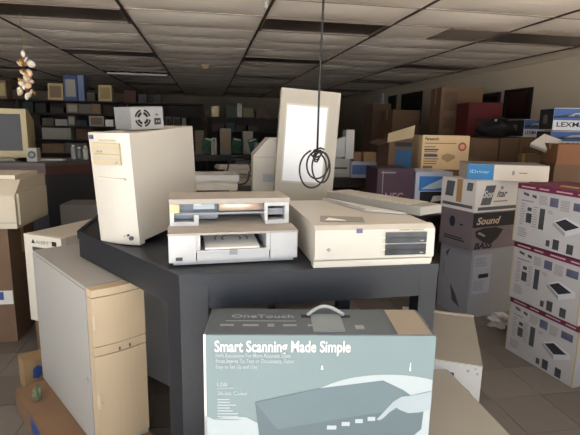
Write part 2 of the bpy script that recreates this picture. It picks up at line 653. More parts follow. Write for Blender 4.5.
# power supply lying on the tower
mtow = Matrix.Translation((tw0.x, tw0.y, TT + 0.001)) @ Matrix.Rotation(tyaw, 4, 'Z') @ Matrix.Rotation(ttilt, 4, 'X')
mps = mtow @ Matrix.Translation((0.128, 0.115, TH + 0.0005)) @ Matrix.Rotation(R(68), 4, 'Z')
psu = thing('power_supply', 'grey metal power supply with round fan grille, on the cream tower', 'power supply', mps.translation, rot=mps.to_euler())
P_W, P_D, P_H = 0.155, 0.14, 0.094
part('case', mat((136, 138, 140), 0.35, 0.05, 12, metal=0.2), psu, [(0, 0, 0, P_W, P_D, P_H)], 0.002)
pd = (P_W, P_D, P_H)
def ringpoly(cx, cz, r0, r1, a0, a1, n=8):
    o = [(cx + r1 * math.cos(a0 + (a1 - a0) * k / n), cz + r1 * math.sin(a0 + (a1 - a0) * k / n)) for k in range(n + 1)]
    i = [(cx + r0 * math.cos(a1 - (a1 - a0) * k / n), cz + r0 * math.sin(a1 - (a1 - a0) * k / n)) for k in range(n + 1)]
    return [((x / P_W), (z / P_H)) for x, z in o + i]
for k in range(4):
    polys('fan_opening', M_HOLE, psu, 'F', pd, [ringpoly(0.056, 0.048, 0.016, 0.027, math.pi / 2 * k + 0.22, math.pi / 2 * (k + 1) - 0.22),
                                             ringpoly(0.056, 0.048, 0.030, 0.038, math.pi / 2 * k + 0.22, math.pi / 2 * (k + 1) - 0.22)])
s = part('power_socket', M_BLACK, psu, [(0.110, -0.003, 0.018, 0.140, 0.004, 0.046)], 0.002)
part('pin', M_STEEL, s, [(0.118, -0.004, 0.028, 0.121, 0.0, 0.036), (0.129, -0.004, 0.028, 0.132, 0.0, 0.036)])
part('switch', M_DARKGREY, psu, [(0.118, -0.003, 0.058, 0.130, 0.002, 0.064)], 0.001)

# ------------------------------------------------------------------ inkjet printer on the table
pa, pyaw, pwid = frame_z((170.5, 266.5), (297, 260), TT)
PW = 0.476
prn = thing('inkjet_printer', 'wide off white inkjet printer with paper tray, beside the cream tower', 'printer', (pa.x - 0.005, pa.y, TT), R(4.0))
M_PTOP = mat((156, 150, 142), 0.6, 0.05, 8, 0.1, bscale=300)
M_PWHITE = mat((181, 182, 183), 0.4, 0.03, 6)
k = PW / 530.0      # zoomed front elevation units
# side pods
part('left_pod', M_PWHITE, prn, [(0, 0, 0.012, 0.096, 0.20, 0.112)], 0.006)
part('right_pod', M_PWHITE, prn, [(PW - 0.104, 0, 0.012, PW, 0.20, 0.112)], 0.006)
part('base', M_PWHITE, prn, [(0.015, 0.012, 0, PW - 0.012, 0.36, 0.014)], 0.003)
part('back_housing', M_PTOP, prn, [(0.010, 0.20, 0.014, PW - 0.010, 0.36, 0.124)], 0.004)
# top deck over the pods with a tongue running back under the hood
HY = 0.105
bm = bmesh.new()
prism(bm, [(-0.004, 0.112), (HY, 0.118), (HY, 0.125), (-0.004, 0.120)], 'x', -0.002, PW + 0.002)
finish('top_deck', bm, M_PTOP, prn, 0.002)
bm = bmesh.new()
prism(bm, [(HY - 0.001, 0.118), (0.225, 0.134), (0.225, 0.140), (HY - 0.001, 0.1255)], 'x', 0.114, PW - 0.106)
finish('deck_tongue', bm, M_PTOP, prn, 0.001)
# paper tray with its front panel
part('tray_panel', M_PWHITE, prn, [(0.100, 0.004, 0.014, PW - 0.108, 0.016, 0.044)], 0.002)
part('tray_floor', M_PWHITE, prn, [(0.098, 0.016, 0.040, PW - 0.106, 0.195, 0.046)])
part('tray_lip', M_PWHITE, prn, [(0.098, -0.002, 0.046, PW - 0.106, 0.010, 0.054)], 0.002)
part('tray_wall', M_PWHITE, prn, [(0.097, 0.004, 0.046, 0.112, 0.19, 0.112)], 0.002)
part('tray_wall', M_PWHITE, prn, [(PW - 0.120, 0.004, 0.046, PW - 0.105, 0.19, 0.112)], 0.002)
part('tray_back', M_DARKGREY, prn, [(0.098, 0.192, 0.046, PW - 0.104, 0.199, 0.112)])
bm = bmesh.new()
prism(bm, [(0.004, 0.056), (0.12, 0.072), (0.19, 0.086), (0.19, 0.089), (0.12, 0.076), (0.004, 0.061)], 'x', 0.130, PW - 0.145)
pp = finish('paper_stack', bm, M_PAPER, prn)
bm = bmesh.new()
for r0, r1 in ((0.055, 0.060), (0.030, 0.036)):
    ring = []
    for q in range(24):
        t = 2 * math.pi * q / 24
        ring.append((math.cos(t), math.sin(t)))
    for q in range(24):
        c, s2 = ring[q], ring[(q + 1) % 24]
        vs = []
        for (cc, rr) in ((c, r0), (s2, r0), (s2, r1), (c, r1)):
            yy = 0.10 + cc[1] * rr * 0.9
            zz = 0.0775 + (yy - 0.12) * 0.17 if yy < 0.12 else 0.0775 + (yy - 0.12) * 0.177
            vs.append(bm.verts.new((0.235 + cc[0] * rr * 1.1, yy, zz)))
        bm.faces.new(vs)
finish('printed_ring', bm, M_INK_GREY, pp)
part('latch', M_GREY, prn, [(0.218, -0.008, 0.036, 0.246, 0.006, 0.056)], 0.002)
part('power_switch', M_DARKGREY, prn, [(0.024, -0.004, 0.020, 0.048, 0.004, 0.032)], 0.001)
# carriage hood at the back with its openings
HZ0, HZ1, HB = 0.122, 0.228, 0.30
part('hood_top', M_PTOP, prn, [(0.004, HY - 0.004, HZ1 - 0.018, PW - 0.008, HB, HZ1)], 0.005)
part('hood_side', M_PWHITE, prn, [(0.006, HY, HZ0, 0.022, HB, HZ1 - 0.018)], 0.003)
part('hood_side', M_PWHITE, prn, [(PW - 0.026, HY, HZ0, PW - 0.010, HB, HZ1 - 0.018)], 0.003)
part('hood_back', mat((120, 126, 136), 0.5), prn, [(0.022, HB - 0.015, HZ0 + 0.005, PW - 0.026, HB, HZ1 - 0.018)])
part('hood_ledge', M_PWHITE, prn, [(0.022, HY, HZ0, 0.113, HY + 0.06, HZ0 + 0.018)], 0.002)
part('hood_ledge', M_PWHITE, prn, [(PW - 0.105, HY, HZ0, PW - 0.026, HY + 0.06, HZ0 + 0.018)], 0.002)
part('hood_post', M_PWHITE, prn, [(0.095, HY, HZ0 + 0.018, 0.113, HY + 0.03, HZ0 + 0.044)], 0.002)
part('hood_post', M_PWHITE, prn, [(PW - 0.108, HY, HZ0 + 0.018, PW - 0.096, HY + 0.10, HZ1 - 0.018)], 0.002)
part('cross_bar', M_GREY, prn, [(0.022, HY + 0.008, HZ0 + 0.044, PW - 0.108, HY + 0.022, HZ0 + 0.051)], 0.001)
part('window_rail', M_GREY, prn, [(PW - 0.096, HY + 0.03, HZ0 + 0.034, PW - 0.026, HY + 0.045, HZ0 + 0.060)], 0.001)
part('window_cap', M_PWHITE, prn, [(PW - 0.096, HY, HZ1 - 0.032, PW - 0.026, HY + 0.02, HZ1 - 0.018)], 0.001)
part('carriage_cover', mat((126, 134, 146), 0.35), prn, [(0.024, HY + 0.05, HZ0 + 0.020, 0.190, HY + 0.06, HZ1 - 0.02)], 0.001)
part('print_carriage', mat((170, 178, 186), 0.4), prn, [(0.095, HY + 0.028, HZ0 + 0.062, 0.175, HY + 0.05, HZ0 + 0.082)], 0.002)
part('carriage_knob', M_LABEL, prn, [(0.098, HY + 0.02, HZ0 + 0.078, 0.125, HY + 0.035, HZ0 + 0.092)], 0.001)
bm = bmesh.new()
prism(bm, [(HY + 0.034 + 0.010 * math.cos(R(a_)), HZ0 + 0.072 + 0.020 * math.sin(R(a_))) for a_ in range(100, 270, 12)] + [(HY + 0.045, HZ0 + 0.052), (HY + 0.045, HZ0 + 0.092)], 'x', 0.192, PW - 0.110)
finish('metal_film', bm, mat((226, 200, 180), 0.28, 0.12, 9, metal=0.35), prn, smooth=True)
part('sticker', mat((206, 178, 140), 0.6), prn, [(0.007, HY - 0.002, HZ0 + 0.054, 0.042, HY + 0.003, HZ0 + 0.086)])

# ------------------------------------------------------------------ desktop computer on the table
da, dyaw, dw = frame_z((313.5, 267), (433, 262), TT)
DW, DD, DH = 0.465, 0.62, 0.15
desk = thing('desktop_computer', 'flat cream desktop computer with two dark drive bays on the table', 'computer', (da.x, da.y, TT), R(1.0))
M_DTOP = M_CREAM
part('case', M_DTOP, desk, [(0.006, 0.03, 0.0, DW - 0.006, DD, DH)], 0.005)
bm = bmesh.new()
prism(bm, [(0.0, 0.0), (0.036, 0.0), (0.036, DH + 0.002), (0.012, DH + 0.002), (-0.010, DH - 0.012), (-0.014, 0.03), (-0.004, 0.026)], 'x', 0.0, DW)
finish('front_bezel', bm, M_CREAM, desk, 0.004)
part('foot_strip', M_CREAM, desk, [(-0.003, -0.013, 0.0, DW - 0.01, 0.02, 0.024)], 0.003)
dd_ = (DW, DD, DH)
for z0, z1 in ((0.086, 0.126), (0.040, 0.081)):
    bb = part('drive_bay', mat((58, 62, 66), 0.15, 0.6, 18), desk, [(0.268, -0.0185, z0, 0.430, 0.0, z1)], 0.0015)
    part('slot', M_BLACK, bb, [(0.285, -0.0195, (z0 + z1) / 2 - 0.002, 0.425, -0.018, (z0 + z1) / 2 + 0.001)])
    part('button', M_GREY, bb, [(0.405, -0.0198, z0 + 0.006, 0.418, -0.018, z0 + 0.010)])
polys('model_print', mat((150, 132, 96), 0.6), desk, 'F', dd_, [(0.69, 0.885, 0.78, 0.905), (0.80, 0.885, 0.90, 0.905)], lift=0.0118)
part('badge', mat((84, 88, 130), 0.4), desk, [(0.155, -0.0130, 0.126, 0.178, -0.010, 0.142)], 0.001)
bm = bmesh.new()
cyl(bm, (0.052, -0.006, 0.066), (0.052, -0.0175, 0.066), 0.006)
finish('key_lock', bm, M_GREY, desk)
for q in range(3):
    part('vent_mark', mat((214, 204, 178), 0.5), desk, [(0.25 + q * 0.003, -0.0162 + q * 0.0016, 0.06 + q * 0.022, 0.272 + q * 0.003, -0.010, 0.064 + q * 0.022)])
# slab keyboard-like panel and papers on top of it
mdesk = Matrix.Translation((da.x, da.y, TT)) @ Matrix.Rotation(R(1.0), 4, 'Z')
sl = thing('equipment_cover', 'long flat grey equipment cover lying crooked on the desktop computer', 'cover', (0.585, 2.275, TT + DH + 0.003), R(-61))
bm = bmesh.new()
bx(bm, 0, 0, 0, 0.56, 0.15, 0.036)
finish('cover_shell', bm, M_GREIGE, sl, 0.004)
part('cover_plate', M_BEIGE, sl, [(0.02, 0.012, 0.036, 0.50, 0.135, 0.040)], 0.002)
ld = thing('plastic_sheet', 'thin white plastic plate lying beside the grey equipment cover', 'plate', (0.555, 2.24, TT + DH + 0.003))
bm = bmesh.new()
prism(bm, [(0, 0), (0.105, -0.335), (0.255, -0.42), (0.022, 0.012)], 'z', 0, 0.007)
finish('plate', bm, M_WHITE, ld, 0.001)
bm = bmesh.new()
prism(bm, [(0.002, -0.008), (0.104, -0.332), (0.112, -0.330), (0.010, -0.006)], 'z', 0.007, 0.011)
finish('raised_edge', bm, M_BEIGE, ld)
ps = thing('paper_sheet', 'small white leaflet with a folded corner on the desktop computer', 'paper', mdesk @ Vector((0.045, 0.10, DH + 0.0026)), R(-14))
bm = bmesh.new()
bx(bm, 0, 0, 0, 0.17, 0.10, 0.0012)
finish('leaf', bm, M_GREIGE, ps)
bm = bmesh.new()
prism(bm, [(0.02, 0.004), (0.10, 0.010), (0.035, 0.055)], 'z', 0.0014, 0.003)
finish('folded_corner', bm, M_PAPER, ps)

# ------------------------------------------------------------------ tall panel, beige box behind
pn = aty(357, 0, 2.5)
p0 = aty(277, 190, 2.46)
PNW, PNH = 0.315, 0.685
pan = thing('upright_scanner', 'tall cream flatbed scanner standing on edge with a white lid panel', 'scanner', (p0.x - 0.022, 2.46, TT + 0.022), rot=(R(-3), R(3.6), R(-3)))
part('body', mat((150, 145, 133), 0.5, 0.03, 5), pan, [(0, 0, 0, PNW, 0.075, PNH)], 0.008)
part('lid_panel', mat((206, 208, 212), 0.4, 0.02, 5), pan, [(0.036, -0.004, 0.205, PNW - 0.066, 0.01, PNH - 0.085)], 0.002)
part('lid_seam', M_BEIGE, pan, [(0.028, -0.0015, 0.195, PNW - 0.058, 0.004, PNH - 0.075)], 0.001)
bg0 = aty(253, 160, 2.60)
bgx = thing('laser_printer', 'beige printer with sloped hood and grey badge, behind the inkjet printer', 'printer', (bg0.x, 2.60, TT), R(-3))
bm = bmesh.new()
prism(bm, [(0, 0), (0.22, 0), (0.22, 0.44), (0.085, 0.44), (0, 0.345)], 'y', 0, 0.28)
finish('housing', bm, mat((168, 163, 152), 0.55, 0.04, 6), bgx, 0.006)
part('badge', M_GREY, bgx, [(0.055, -0.003, 0.20, 0.115, 0.002, 0.245)], 0.001)
part('seam', M_GREIGE, bgx, [(0.004, -0.001, 0.335, 0.216, 0.002, 0.339)])

# ------------------------------------------------------------------ hanging cable with coil
cy = 1.95
ct = aty(318.5, 0, cy)
cc = aty(317, 165, cy)
cb = thing('hanging_cable', 'black cable hanging from the ceiling with a coiled end', 'cable', (cc.x, cy, cc.z))
bm = bmesh.new()
pts = [(0.012, 0, CEIL - cc.z)] + [(0.010 - 0.010 * k / 6 + 0.002 * math.sin(k), 0.0, (CEIL - cc.z) * (1 - k / 6.0) + 0.06 * k / 6) for k in range(1, 7)]
tube(bm, pts, 0.0045)
finish('cable_drop', bm, M_CABLE, cb, smooth=True)
bm = bmesh.new()
pts = []
N = 120
for q in range(N + 1):
    t = q / N * 2 * math.pi * 3 + math.pi / 2
    f = q / N
    rx = [0.062, 0.040, 0.052][min(2, int(f * 3))] * (1 + 0.05 * math.sin(5 * t))
    rz = [0.082, 0.070, 0.062][min(2, int(f * 3))]
    ox = [-0.018, 0.020, 0.004][min(2, int(f * 3))]
    pts.append((ox + rx * math.cos(t), 0.012 * math.sin(t * 1.5) + 0.008 * f, 0.062 - rz + rz * math.sin(t)))
sm = []
for q in range(len(pts)):
    a = [Vector(pts[min(max(q + s_, 0), N)]) for s_ in (-3, -2, -1, 0, 1, 2, 3)]
    sm.append(sum(a, Vector()) / 7)
tube(bm, sm, 0.004)
finish('cable_coil', bm, M_CABLE, cb, smooth=True)
bm = bmesh.new()
pts = [(0.03 * math.cos(t / 10 * 6.28 * 1.6) * (1 - t / 30), 0.012 * math.sin(t * 1.1), 0.055 + 0.018 * math.sin(t / 10 * 6.28 * 1.6 + 0.6) - 0.03 * t / 20) for t in range(20)]
tube(bm, pts, 0.004)
finish('cable_knot', bm, M_CABLE, cb, smooth=True)

# ------------------------------------------------------------------ scanner carton in the foreground
FZ = 0.85
fa, fyaw, fw = frame_z((203.5, 335), (436.5, 336), FZ)
fyaw_ = fyaw
FB_H, FB_D = 0.48, 0.20
BZ = FZ - FB_H
car = thing('scanner_carton', 'pale teal scanner carton with carry handle and picture of a hand', 'box', (fa.x, fa.y, BZ), fyaw_)
M_TEAL = mat((104, 121, 124), 0.45, 0.06, 3)
M_TEAL_TOP = mat((80, 88, 94), 0.5, 0.08, 5)
M_TEAL_DK = mat((74, 90, 96), 0.45, 0.08, 3)
M_TEAL_MID = mat((84, 101, 107), 0.45, 0.08, 3)
M_PALE = mat((150, 160, 163), 0.45, 0.03, 3)
fd = (fw, FB_D, FB_H)
M_TOPINK = mat((136, 144, 148), 0.6, 0.05, 9)
part('body', M_TEAL, car, [(0, 0, 0, fw, FB_D, FB_H)], 0.003)
part('top_flap', M_TEAL_TOP, car, [(0.004, 0.003, FB_H, fw - 0.003, FB_D - 0.002, FB_H + 0.0025)], 0.001)
part('corner_wear', M_LABEL, car, [(-0.0008, -0.0008, 0.0, 0.006, 0.004, FB_H + 0.001)])
polys('tape', mat((142, 132, 118), 0.4), car, 'T', fd, [[(0.835, 0.02), (0.985, 0.02), (0.985, 0.98), (0.835, 0.98)]], lift=0.0026)
# handle
hd = part('handle_plate', mat((120, 130, 134), 0.5), car, [(fw * 0.47, 0.02, FB_H + 0.0026, fw * 0.61, 0.15, FB_H + 0.0046)], 0.001)
bm = bmesh.new()
tube(bm, [(fw * (0.455 + 0.17 * t / 12), 0.135 + 0.03 * math.sin(math.pi * t / 12), FB_H + 0.008 + 0.018 * math.sin(math.pi * t / 12)) for t in range(13)], 0.006)
finish('handle', bm, mat((150, 156, 158), 0.4), car, smooth=True)
polys('handle_slot', M_BLACK, car, 'T', fd, [(0.425, 0.64, 0.47, 0.74), (0.61, 0.64, 0.655, 0.74)], lift=0.0026)
text('OneTouch', M_TOPINK, car, 'T', fd, 0.10, 0.62, 0.034, 1.35, lift=0.003, bold=0.0005)
polys('printed_text', M_TOPINK, car, 'T', fd, [(0.06, 0.30, 0.12, 0.36), (0.16, 0.30, 0.23, 0.36), (0.27, 0.28, 0.30, 0.38), (0.34, 0.30, 0.40, 0.36), (0.45, 0.30, 0.48, 0.36),
                                         (0.08, 0.48, 0.40, 0.50), (0.66, 0.20, 0.70, 0.34)], lift=0.0026)
# picture on the front: pale sweep, scanner and hand
def arc(cx, cy_, rx, ry, a0, a1, n=18):
    return [(cx + rx * math.cos(R(a0 + (a1 - a0) * k / n)), cy_ + ry * math.sin(R(a0 + (a1 - a0) * k / n))) for k in range(n + 1)]
sweep = [(0.0, 0.0), (0.0, 0.44)] + [(0.02 + 0.20 * k / 8, 0.44 - 0.05 * math.sin(math.pi * k / 8 * 0.6)) for k in range(1, 9)] + [(0.26, 0.36)]
polys('picture_ground', M_PALE, car, 'F', fd, [[(0.0, 0.0), (0.999, 0.0), (0.999, 0.30), (0.0, 0.30)],
                                            [(0.0, 0.30), (0.30, 0.30), (0.24, 0.40), (0.18, 0.445), (0.10, 0.45), (0.04, 0.43), (0.0, 0.46)]])
glow = arc(0.80, 0.52, 0.36, 0.22, 165, 20, 20)
glow = [(min(0.999, x), y) for x, y in glow] + [(0.999, 0.30), (0.45, 0.30)]
polys('picture_glow', M_PALE, car, 'F', fd, [glow])
polys('picture_scanner_top', M_TEAL_MID, car, 'F', fd, [[(0.22, 0.55), (0.50, 0.645), (0.78, 0.70), (0.87, 0.635), (0.97, 0.53), (0.62, 0.44), (0.32, 0.36)]], lift=0.0009)
polys('picture_scanner_front', M_TEAL_DK, car, 'F', fd, [[(0.22, 0.55), (0.32, 0.36), (0.34, 0.14), (0.24, 0.30)], [(0.32, 0.36), (0.62, 0.44), (0.97, 0.53), (0.965, 0.36), (0.93, 0.31), (0.34, 0.14)]], lift=0.0010)
for u, v, s_ in ((0.54, 0.36, 0.042), (0.605, 0.385, 0.036), (0.665, 0.405, 0.034), (0.72, 0.42, 0.034)):
    polys('picture_button', mat((152, 162, 166), 0.5), car, 'F', fd, [(u, v, u + s_, v + 0.028)], lift=0.0019)
hand = [(0.76, 0.43), (0.775, 0.455), (0.80, 0.50), (0.83, 0.555), (0.865, 0.59), (0.92, 0.60), (0.999, 0.63), (0.999, 0.50), (0.95, 0.48), (0.90, 0.475), (0.865, 0.495), (0.845, 0.515), (0.815, 0.48), (0.79, 0.44), (0.775, 0.425)]
polys('picture_hand', mat((138, 150, 155), 0.45), car, 'F', fd, [hand], lift=0.0019)
text('Smart Scanning Made Simple', M_WHITE, car, 'F', fd, 0.045, 0.892, 0.050, 0.70, name='headline', bold=0.0010)
text('High Resolution For More Accurate Scans', M_PALE, car, 'F', fd, 0.05, 0.855, 0.0185, 0.70, bold=0.0004)
text('From Images To Text or Documents, Faster', M_PALE, car, 'F', fd, 0.05, 0.818, 0.0185, 0.70, bold=0.0004)
text('Easy to Set Up and Use', M_PALE, car, 'F', fd, 0.05, 0.781, 0.0185, 0.70, bold=0.0004)
text('USB', M_PALE, car, 'F', fd, 0.055, 0.66, 0.018, 1.0, bold=0.0004)
text('36-bit Color', M_PALE, car, 'F', fd, 0.055, 0.60, 0.018, 1.0, bold=0.0004)
polys('printed_text', M_PALE, car, 'F', fd, lines(0.055, 0.42, 0.16, 0.58, 8, 0.4, 0.5) + [(0.055, 0.645, 0.13, 0.650)])
polys('tear_mark', M_PAPER, car, 'F', fd, [[(0.505, 0.775), (0.515, 0.775), (0.511, 0.80), (0.508, 0.80)], [(0.893, 0.765), (0.899, 0.765), (0.897, 0.82), (0.895, 0.82)]])


# ------------------------------------------------------------------ cartons
def carton(name, label, loc, yaw, W, D, H, m=M_CARD, cat='box', tape=True, group=None, tape_m=None, rot=None):
    t = thing(name, label, cat, loc, yaw, group, rot)
    part('body', m, t, [(0, 0, 0, W, D, H - 0.003)], 0.003)
    part('flap', m, t, [(0.001, 0.001, H - 0.003, W - 0.001, D / 2 - 0.0015, H)], 0.0008)
    part('flap', m, t, [(0.001, D / 2 + 0.0015, H - 0.003, W - 0.001, D - 0.001, H)], 0.0008)
    if tape:
        part('tape', tape_m or M_TAPE, t, [(0.0, D / 2 - 0.026, H, W, D / 2 + 0.026, H + 0.0006), (-0.0007, D / 2 - 0.026, H * 0.72, 0, D / 2 + 0.026, H),
                                           (W, D / 2 - 0.026, H * 0.72, W + 0.0007, D / 2 + 0.026, H)])
    return t


def plain_box(name, label, loc, yaw, W, D, H, m, cat='box', rot=None, lid=None, group=None):
    t = thing(name, label, cat, loc, yaw, group, rot)
    part('body', m, t, [(0, 0, 0, W, D, H - 0.002)], 0.003)
    part('lid', lid or m, t, [(0.001, 0.001, H - 0.002, W - 0.001, D - 0.001, H)], 0.0008)
    return t


# support under the foreground carton (mostly below the picture)
carton('brown_carton', 'brown carton carrying the pale teal scanner carton', (fa.x + 0.02, fa.y + 0.01, 0), fyaw_, fw - 0.06, 0.26, BZ - 0.002, M_CARD2)

# ------------------------------------------------------------------ left foreground: file server on a flattened carton
sz = 0.12
s0 = atz(90.5, 291, 0.82)
SYAW, SW, SD, SH = R(33), 0.215, 0.78, 0.70
srv = thing('file_server', 'tall tan fronted file server tower standing on a low brown carton', 'computer', (s0.x, s0.y, sz), SYAW)
M_SRV_SIDE = mat((158, 157, 154), 0.5, 0.03, 5)
M_SRV_TOP = M_SRV_SIDE
M_SRV_FRONT = mat((180, 162, 136), 0.45, 0.05, 3)
part('case', M_SRV_SIDE, srv, [(0.004, 0.05, 0, SW - 0.004, SD, SH - 0.012)], 0.003)
part('top_cover', M_SRV_TOP, srv, [(0, 0.06, SH - 0.012, SW, SD + 0.002, SH)], 0.003)
part('side_panel', M_SRV_SIDE, srv, [(-0.002, 0.058, 0.004, 0.004, SD, SH - 0.014)], 0.001)
def bowed(z0, z1, bow=0.010, y1=0.05):
    bm = bmesh.new()
    n = 8
    pl = [(SW * k / n, -bow * math.sin(math.pi * k / n)) for k in range(n + 1)]
    prism(bm, pl + [(SW, y1), (0, y1)], 'z', z0, z1)
    return bm
finish('bezel_top', bowed(SH - 0.03, SH), M_SRV_FRONT, srv, 0.003)
d1 = finish('upper_door', bowed(SH - 0.235, SH - 0.033), M_SRV_FRONT, srv, 0.003)
part('hinge', M_PUTTY, d1, [(0.002, -0.006, SH - 0.16, 0.007, 0.004, SH - 0.10)])
d2 = finish('drive_strip', bowed(SH - 0.275, SH - 0.238, 0.008), M_SRV_FRONT, srv, 0.002)
part('indicator', M_DARKGREY, d2, [(0.095, -0.0105, SH - 0.272, 0.101, 0.0, SH - 0.258)])
part('indicator', M_DARKGREY, d2, [(0.138, -0.0105, SH - 0.270, 0.144, 0.0, SH - 0.256)])
d3 = finish('lower_door', bowed(0.02, SH - 0.278), M_SRV_FRONT, srv, 0.003)
part('door_latch', M_PUTTY, d3, [(0.004, -0.008, 0.20, 0.012, 0.0, 0.26), (0.012, -0.008, 0.215, 0.030, -0.001, 0.219)])
part('plinth', M_SRV_TOP, srv, [(0.004, 0.002, 0.0, SW - 0.004, 0.05, 0.02)])
bm = bmesh.new()
cyl(bm, (0.002, 0.085, 0.30), (-0.008, 0.085, 0.30), 0.007)
finish('side_lock', bm, M_STEEL, srv)

# low carton under it
msrv = Matrix.Rotation(SYAW, 4, 'Z')
o = Vector((s0.x, s0.y, 0)) + msrv @ Vector((-0.14, -0.22, 0))
lc = thing('low_carton', 'low brown carton lying under the tan file server', 'box', o, SYAW)
M_LOWC = mat((120, 94, 72), 0.85, 0.12, 6)
part('body', M_LOWC, lc, [(0, 0, 0, 0.36, 0.98, sz - 0.004)], 0.004)
part('flap', M_LOWC, lc, [(0.002, 0.002, sz - 0.004, 0.178, 0.976, sz)], 0.001)
part('flap', M_LOWC, lc, [(0.182, 0.002, sz - 0.004, 0.358, 0.976, sz)], 0.001)
polys('printed_label', M_INK_BLUE, lc, 'L', (0.36, 0.98, sz), [(0.28, 0.25, 0.42, 0.85)])
# green cloth scrap on it
gp = atz(38, 400, sz)
gs = thing('green_scrap', 'small pale green crumpled wrapper beside the file server', 'wrapper', (gp.x, gp.y, sz))
bm = bmesh.new()
bmesh.ops.create_icosphere(bm, subdivisions=3, radius=1)
for v in bm.verts:
    q = 1 + 0.22 * math.sin(7 * v.co.x + 3 * v.co.z) + 0.15 * math.sin(9 * v.co.y + 5 * v.co.x)
    v.co = Vector((v.co.x * 0.018 * q, v.co.y * 0.026 * q, max(0, 0.034 + v.co.z * 0.038 * q)))
finish('crumpled_foil', bm, mat((104, 116, 88), 0.6, 0.2, 30), gs)
# tan carton with blue print behind it
tb = atz(30, 388, 0.02)
tcx = carton('tan_carton', 'small tan carton with a blue logo, on the floor behind the file server', (-1.00, 2.56, 0), R(33), 0.13, 0.12, 0.17, mat((146, 120, 88), 0.85, 0.08, 6), tape=False)
polys('printed_logo', M_INK_BLUE, tcx, 'F', (0.13, 0.12, 0.17), [[(0.30, 0.40), (0.5, 0.34), (0.66, 0.44), (0.68, 0.7), (0.5, 0.80), (0.32, 0.70)]])

# white tower behind the file server
z2 = 0.80
w0 = atz(23.5, 234, z2)
w1 = atz(58, 240, z2)
wt = thing('white_tower', 'dusty white tower computer with lettered front, behind the file server', 'computer', (w0.x, w0.y, 0.262), R(-32))
WW, WD, WH = (w1 - w0).length, 0.62, z2 - 0.26
M_WT = mat((206, 200, 188), 0.55, 0.05, 5)
part('case', mat((188, 182, 170), 0.55, 0.05, 5), wt, [(0.003, 0.03, 0, WW - 0.003, WD, WH)], 0.004)
part('front_bezel', M_WT, wt, [(0, 0, 0, WW, 0.034, WH + 0.001)], 0.004)
wd = (WW, WD, WH)
text('ALERT', M_INK_GREY, wt, 'F', wd, 0.32, 0.91, 0.028, 1.3)
polys('emblem', M_INK, wt, 'F', wd, [[(0.2, 0.91), (0.30, 0.91), (0.25, 0.955)]])
part('power_button', M_BLACK, wt, [(WW * 0.76, -0.003, WH * 0.905, WW * 0.87, 0.004, WH * 0.955)], 0.002)
part('drive_recess', M_DARKGREY, wt, [(WW * 0.22, -0.001, WH * 0.55, WW * 0.9, 0.004, WH * 0.87)], 0.001)
carton('brown_carton', 'brown carton under the dusty white tower', (w0.x + 0.02, w0.y + 0.01, 0), R(-32), WW + 0.06, 0.55, 0.26, M_CARD3)

# left edge: brown carton with label and a beige printer on it
c0 = atz(27, 333, 0)
lct = carton('labelled_carton', 'big brown carton with a white label, under the beige printer', (-1.78, 3.22, 0), R(0), 0.50, 0.46, 0.785, M_CARD3)
cdim = (0.50, 0.46, 0.785)
polys('shipping_label', M_LABEL, lct, 'F', cdim, [(0.66, 0.34, 0.99, 0.46)])
polys('barcode', M_INK_BLUE, lct, 'F', cdim, [(0.78, 0.38, 0.88, 0.45)], lift=0.0009)
polys('printed_text', M_CARD_DARK, lct, 'F', cdim, [(0.70, 0.90, 0.80, 0.95), (0.83, 0.90, 0.92, 0.95)])
lp = thing('beige_printer', 'boxy beige printer with raised lid on the labelled carton', 'printer', (-1.82, 3.20, 0.787), R(-3))
LPW, LPD, LPH = 0.62, 0.50, 0.30
bm = bmesh.new()
prism(bm, [(0, 0), (LPD, 0), (LPD, LPH), (0.10, LPH), (0.0, LPH - 0.09)], 'x', 0, LPW)
finish('housing', bm, mat((186, 176, 158), 0.6, 0.06, 6), lp, 0.01)
part('lid', mat((200, 190, 172), 0.6, 0.05, 6), lp, [(0.02, 0.12, LPH - 0.002, LPW - 0.04, LPD - 0.02, LPH + 0.028)], 0.01)
part('badge', M_DARKGREY, lp, [(LPW - 0.19, -0.003, 0.10, LPW - 0.11, 0.002, 0.16)], 0.001)
part('side_step', M_PUTTY, lp, [(LPW - 0.002, 0.03, 0.02, LPW + 0.012, LPD - 0.02, LPH - 0.08)], 0.006)
part('seam', M_GREY, lp, [(0.0, -0.001, 0.035, LPW, 0.001, 0.040)])

# white side panel leaning under the table
sp = thing('loose_sheet', 'loose white metal computer side panel leaning under the black table', 'panel', (-0.52, 2.76, 0.03), rot=(R(-4), 0, R(-46)))
part('sheet', mat((226, 228, 230), 0.3, 0.03, 5), sp, [(0, 0, 0, 0.42, 0.004, 0.64)], 0.001)
for z_ in (0, 0.634):
    part('folded_edge', mat((190, 192, 196), 0.3), sp, [(0, 0.004, z_, 0.42, 0.016, z_ + 0.006)])

# ------------------------------------------------------------------ right of the scanner carton: computers on the floor
e1 = atz(483, 367, 0.40)
gyaw = R(-27)
G_W, G_D, G_H = 0.40, 0.60, 0.40
mg = Matrix.Rotation(gyaw, 4, 'Z')
g0 = Vector((e1.x, e1.y, 0)) - mg @ Vector((G_W, 0, 0))
gpc = thing('floor_computer', 'grey beige computer case with open white back plate, on the floor', 'computer', g0, gyaw)
part('cover', mat((146, 142, 134), 0.55, 0.05, 5), gpc, [(0, 0.012, 0, G_W, G_D, G_H)], 0.004)
part('back_plate', M_WHITE, gpc, [(0.002, 0, 0.0, G_W - 0.002, 0.012, G_H - 0.003)], 0.002)
part('port_opening', M_DARKGREY, gpc, [(G_W - 0.20, -0.002, 0.26, G_W - 0.12, 0.002, 0.35)], 0.004)
bm = bmesh.new()
for rr in (0.05, 0.035, 0.02):
    pts = [(G_W - 0.085 + rr * math.cos(t / 16 * 6.283), -0.004, 0.24 + rr * math.sin(t / 16 * 6.283)) for t in range(17)]
    tube(bm, pts, 0.003, 6)
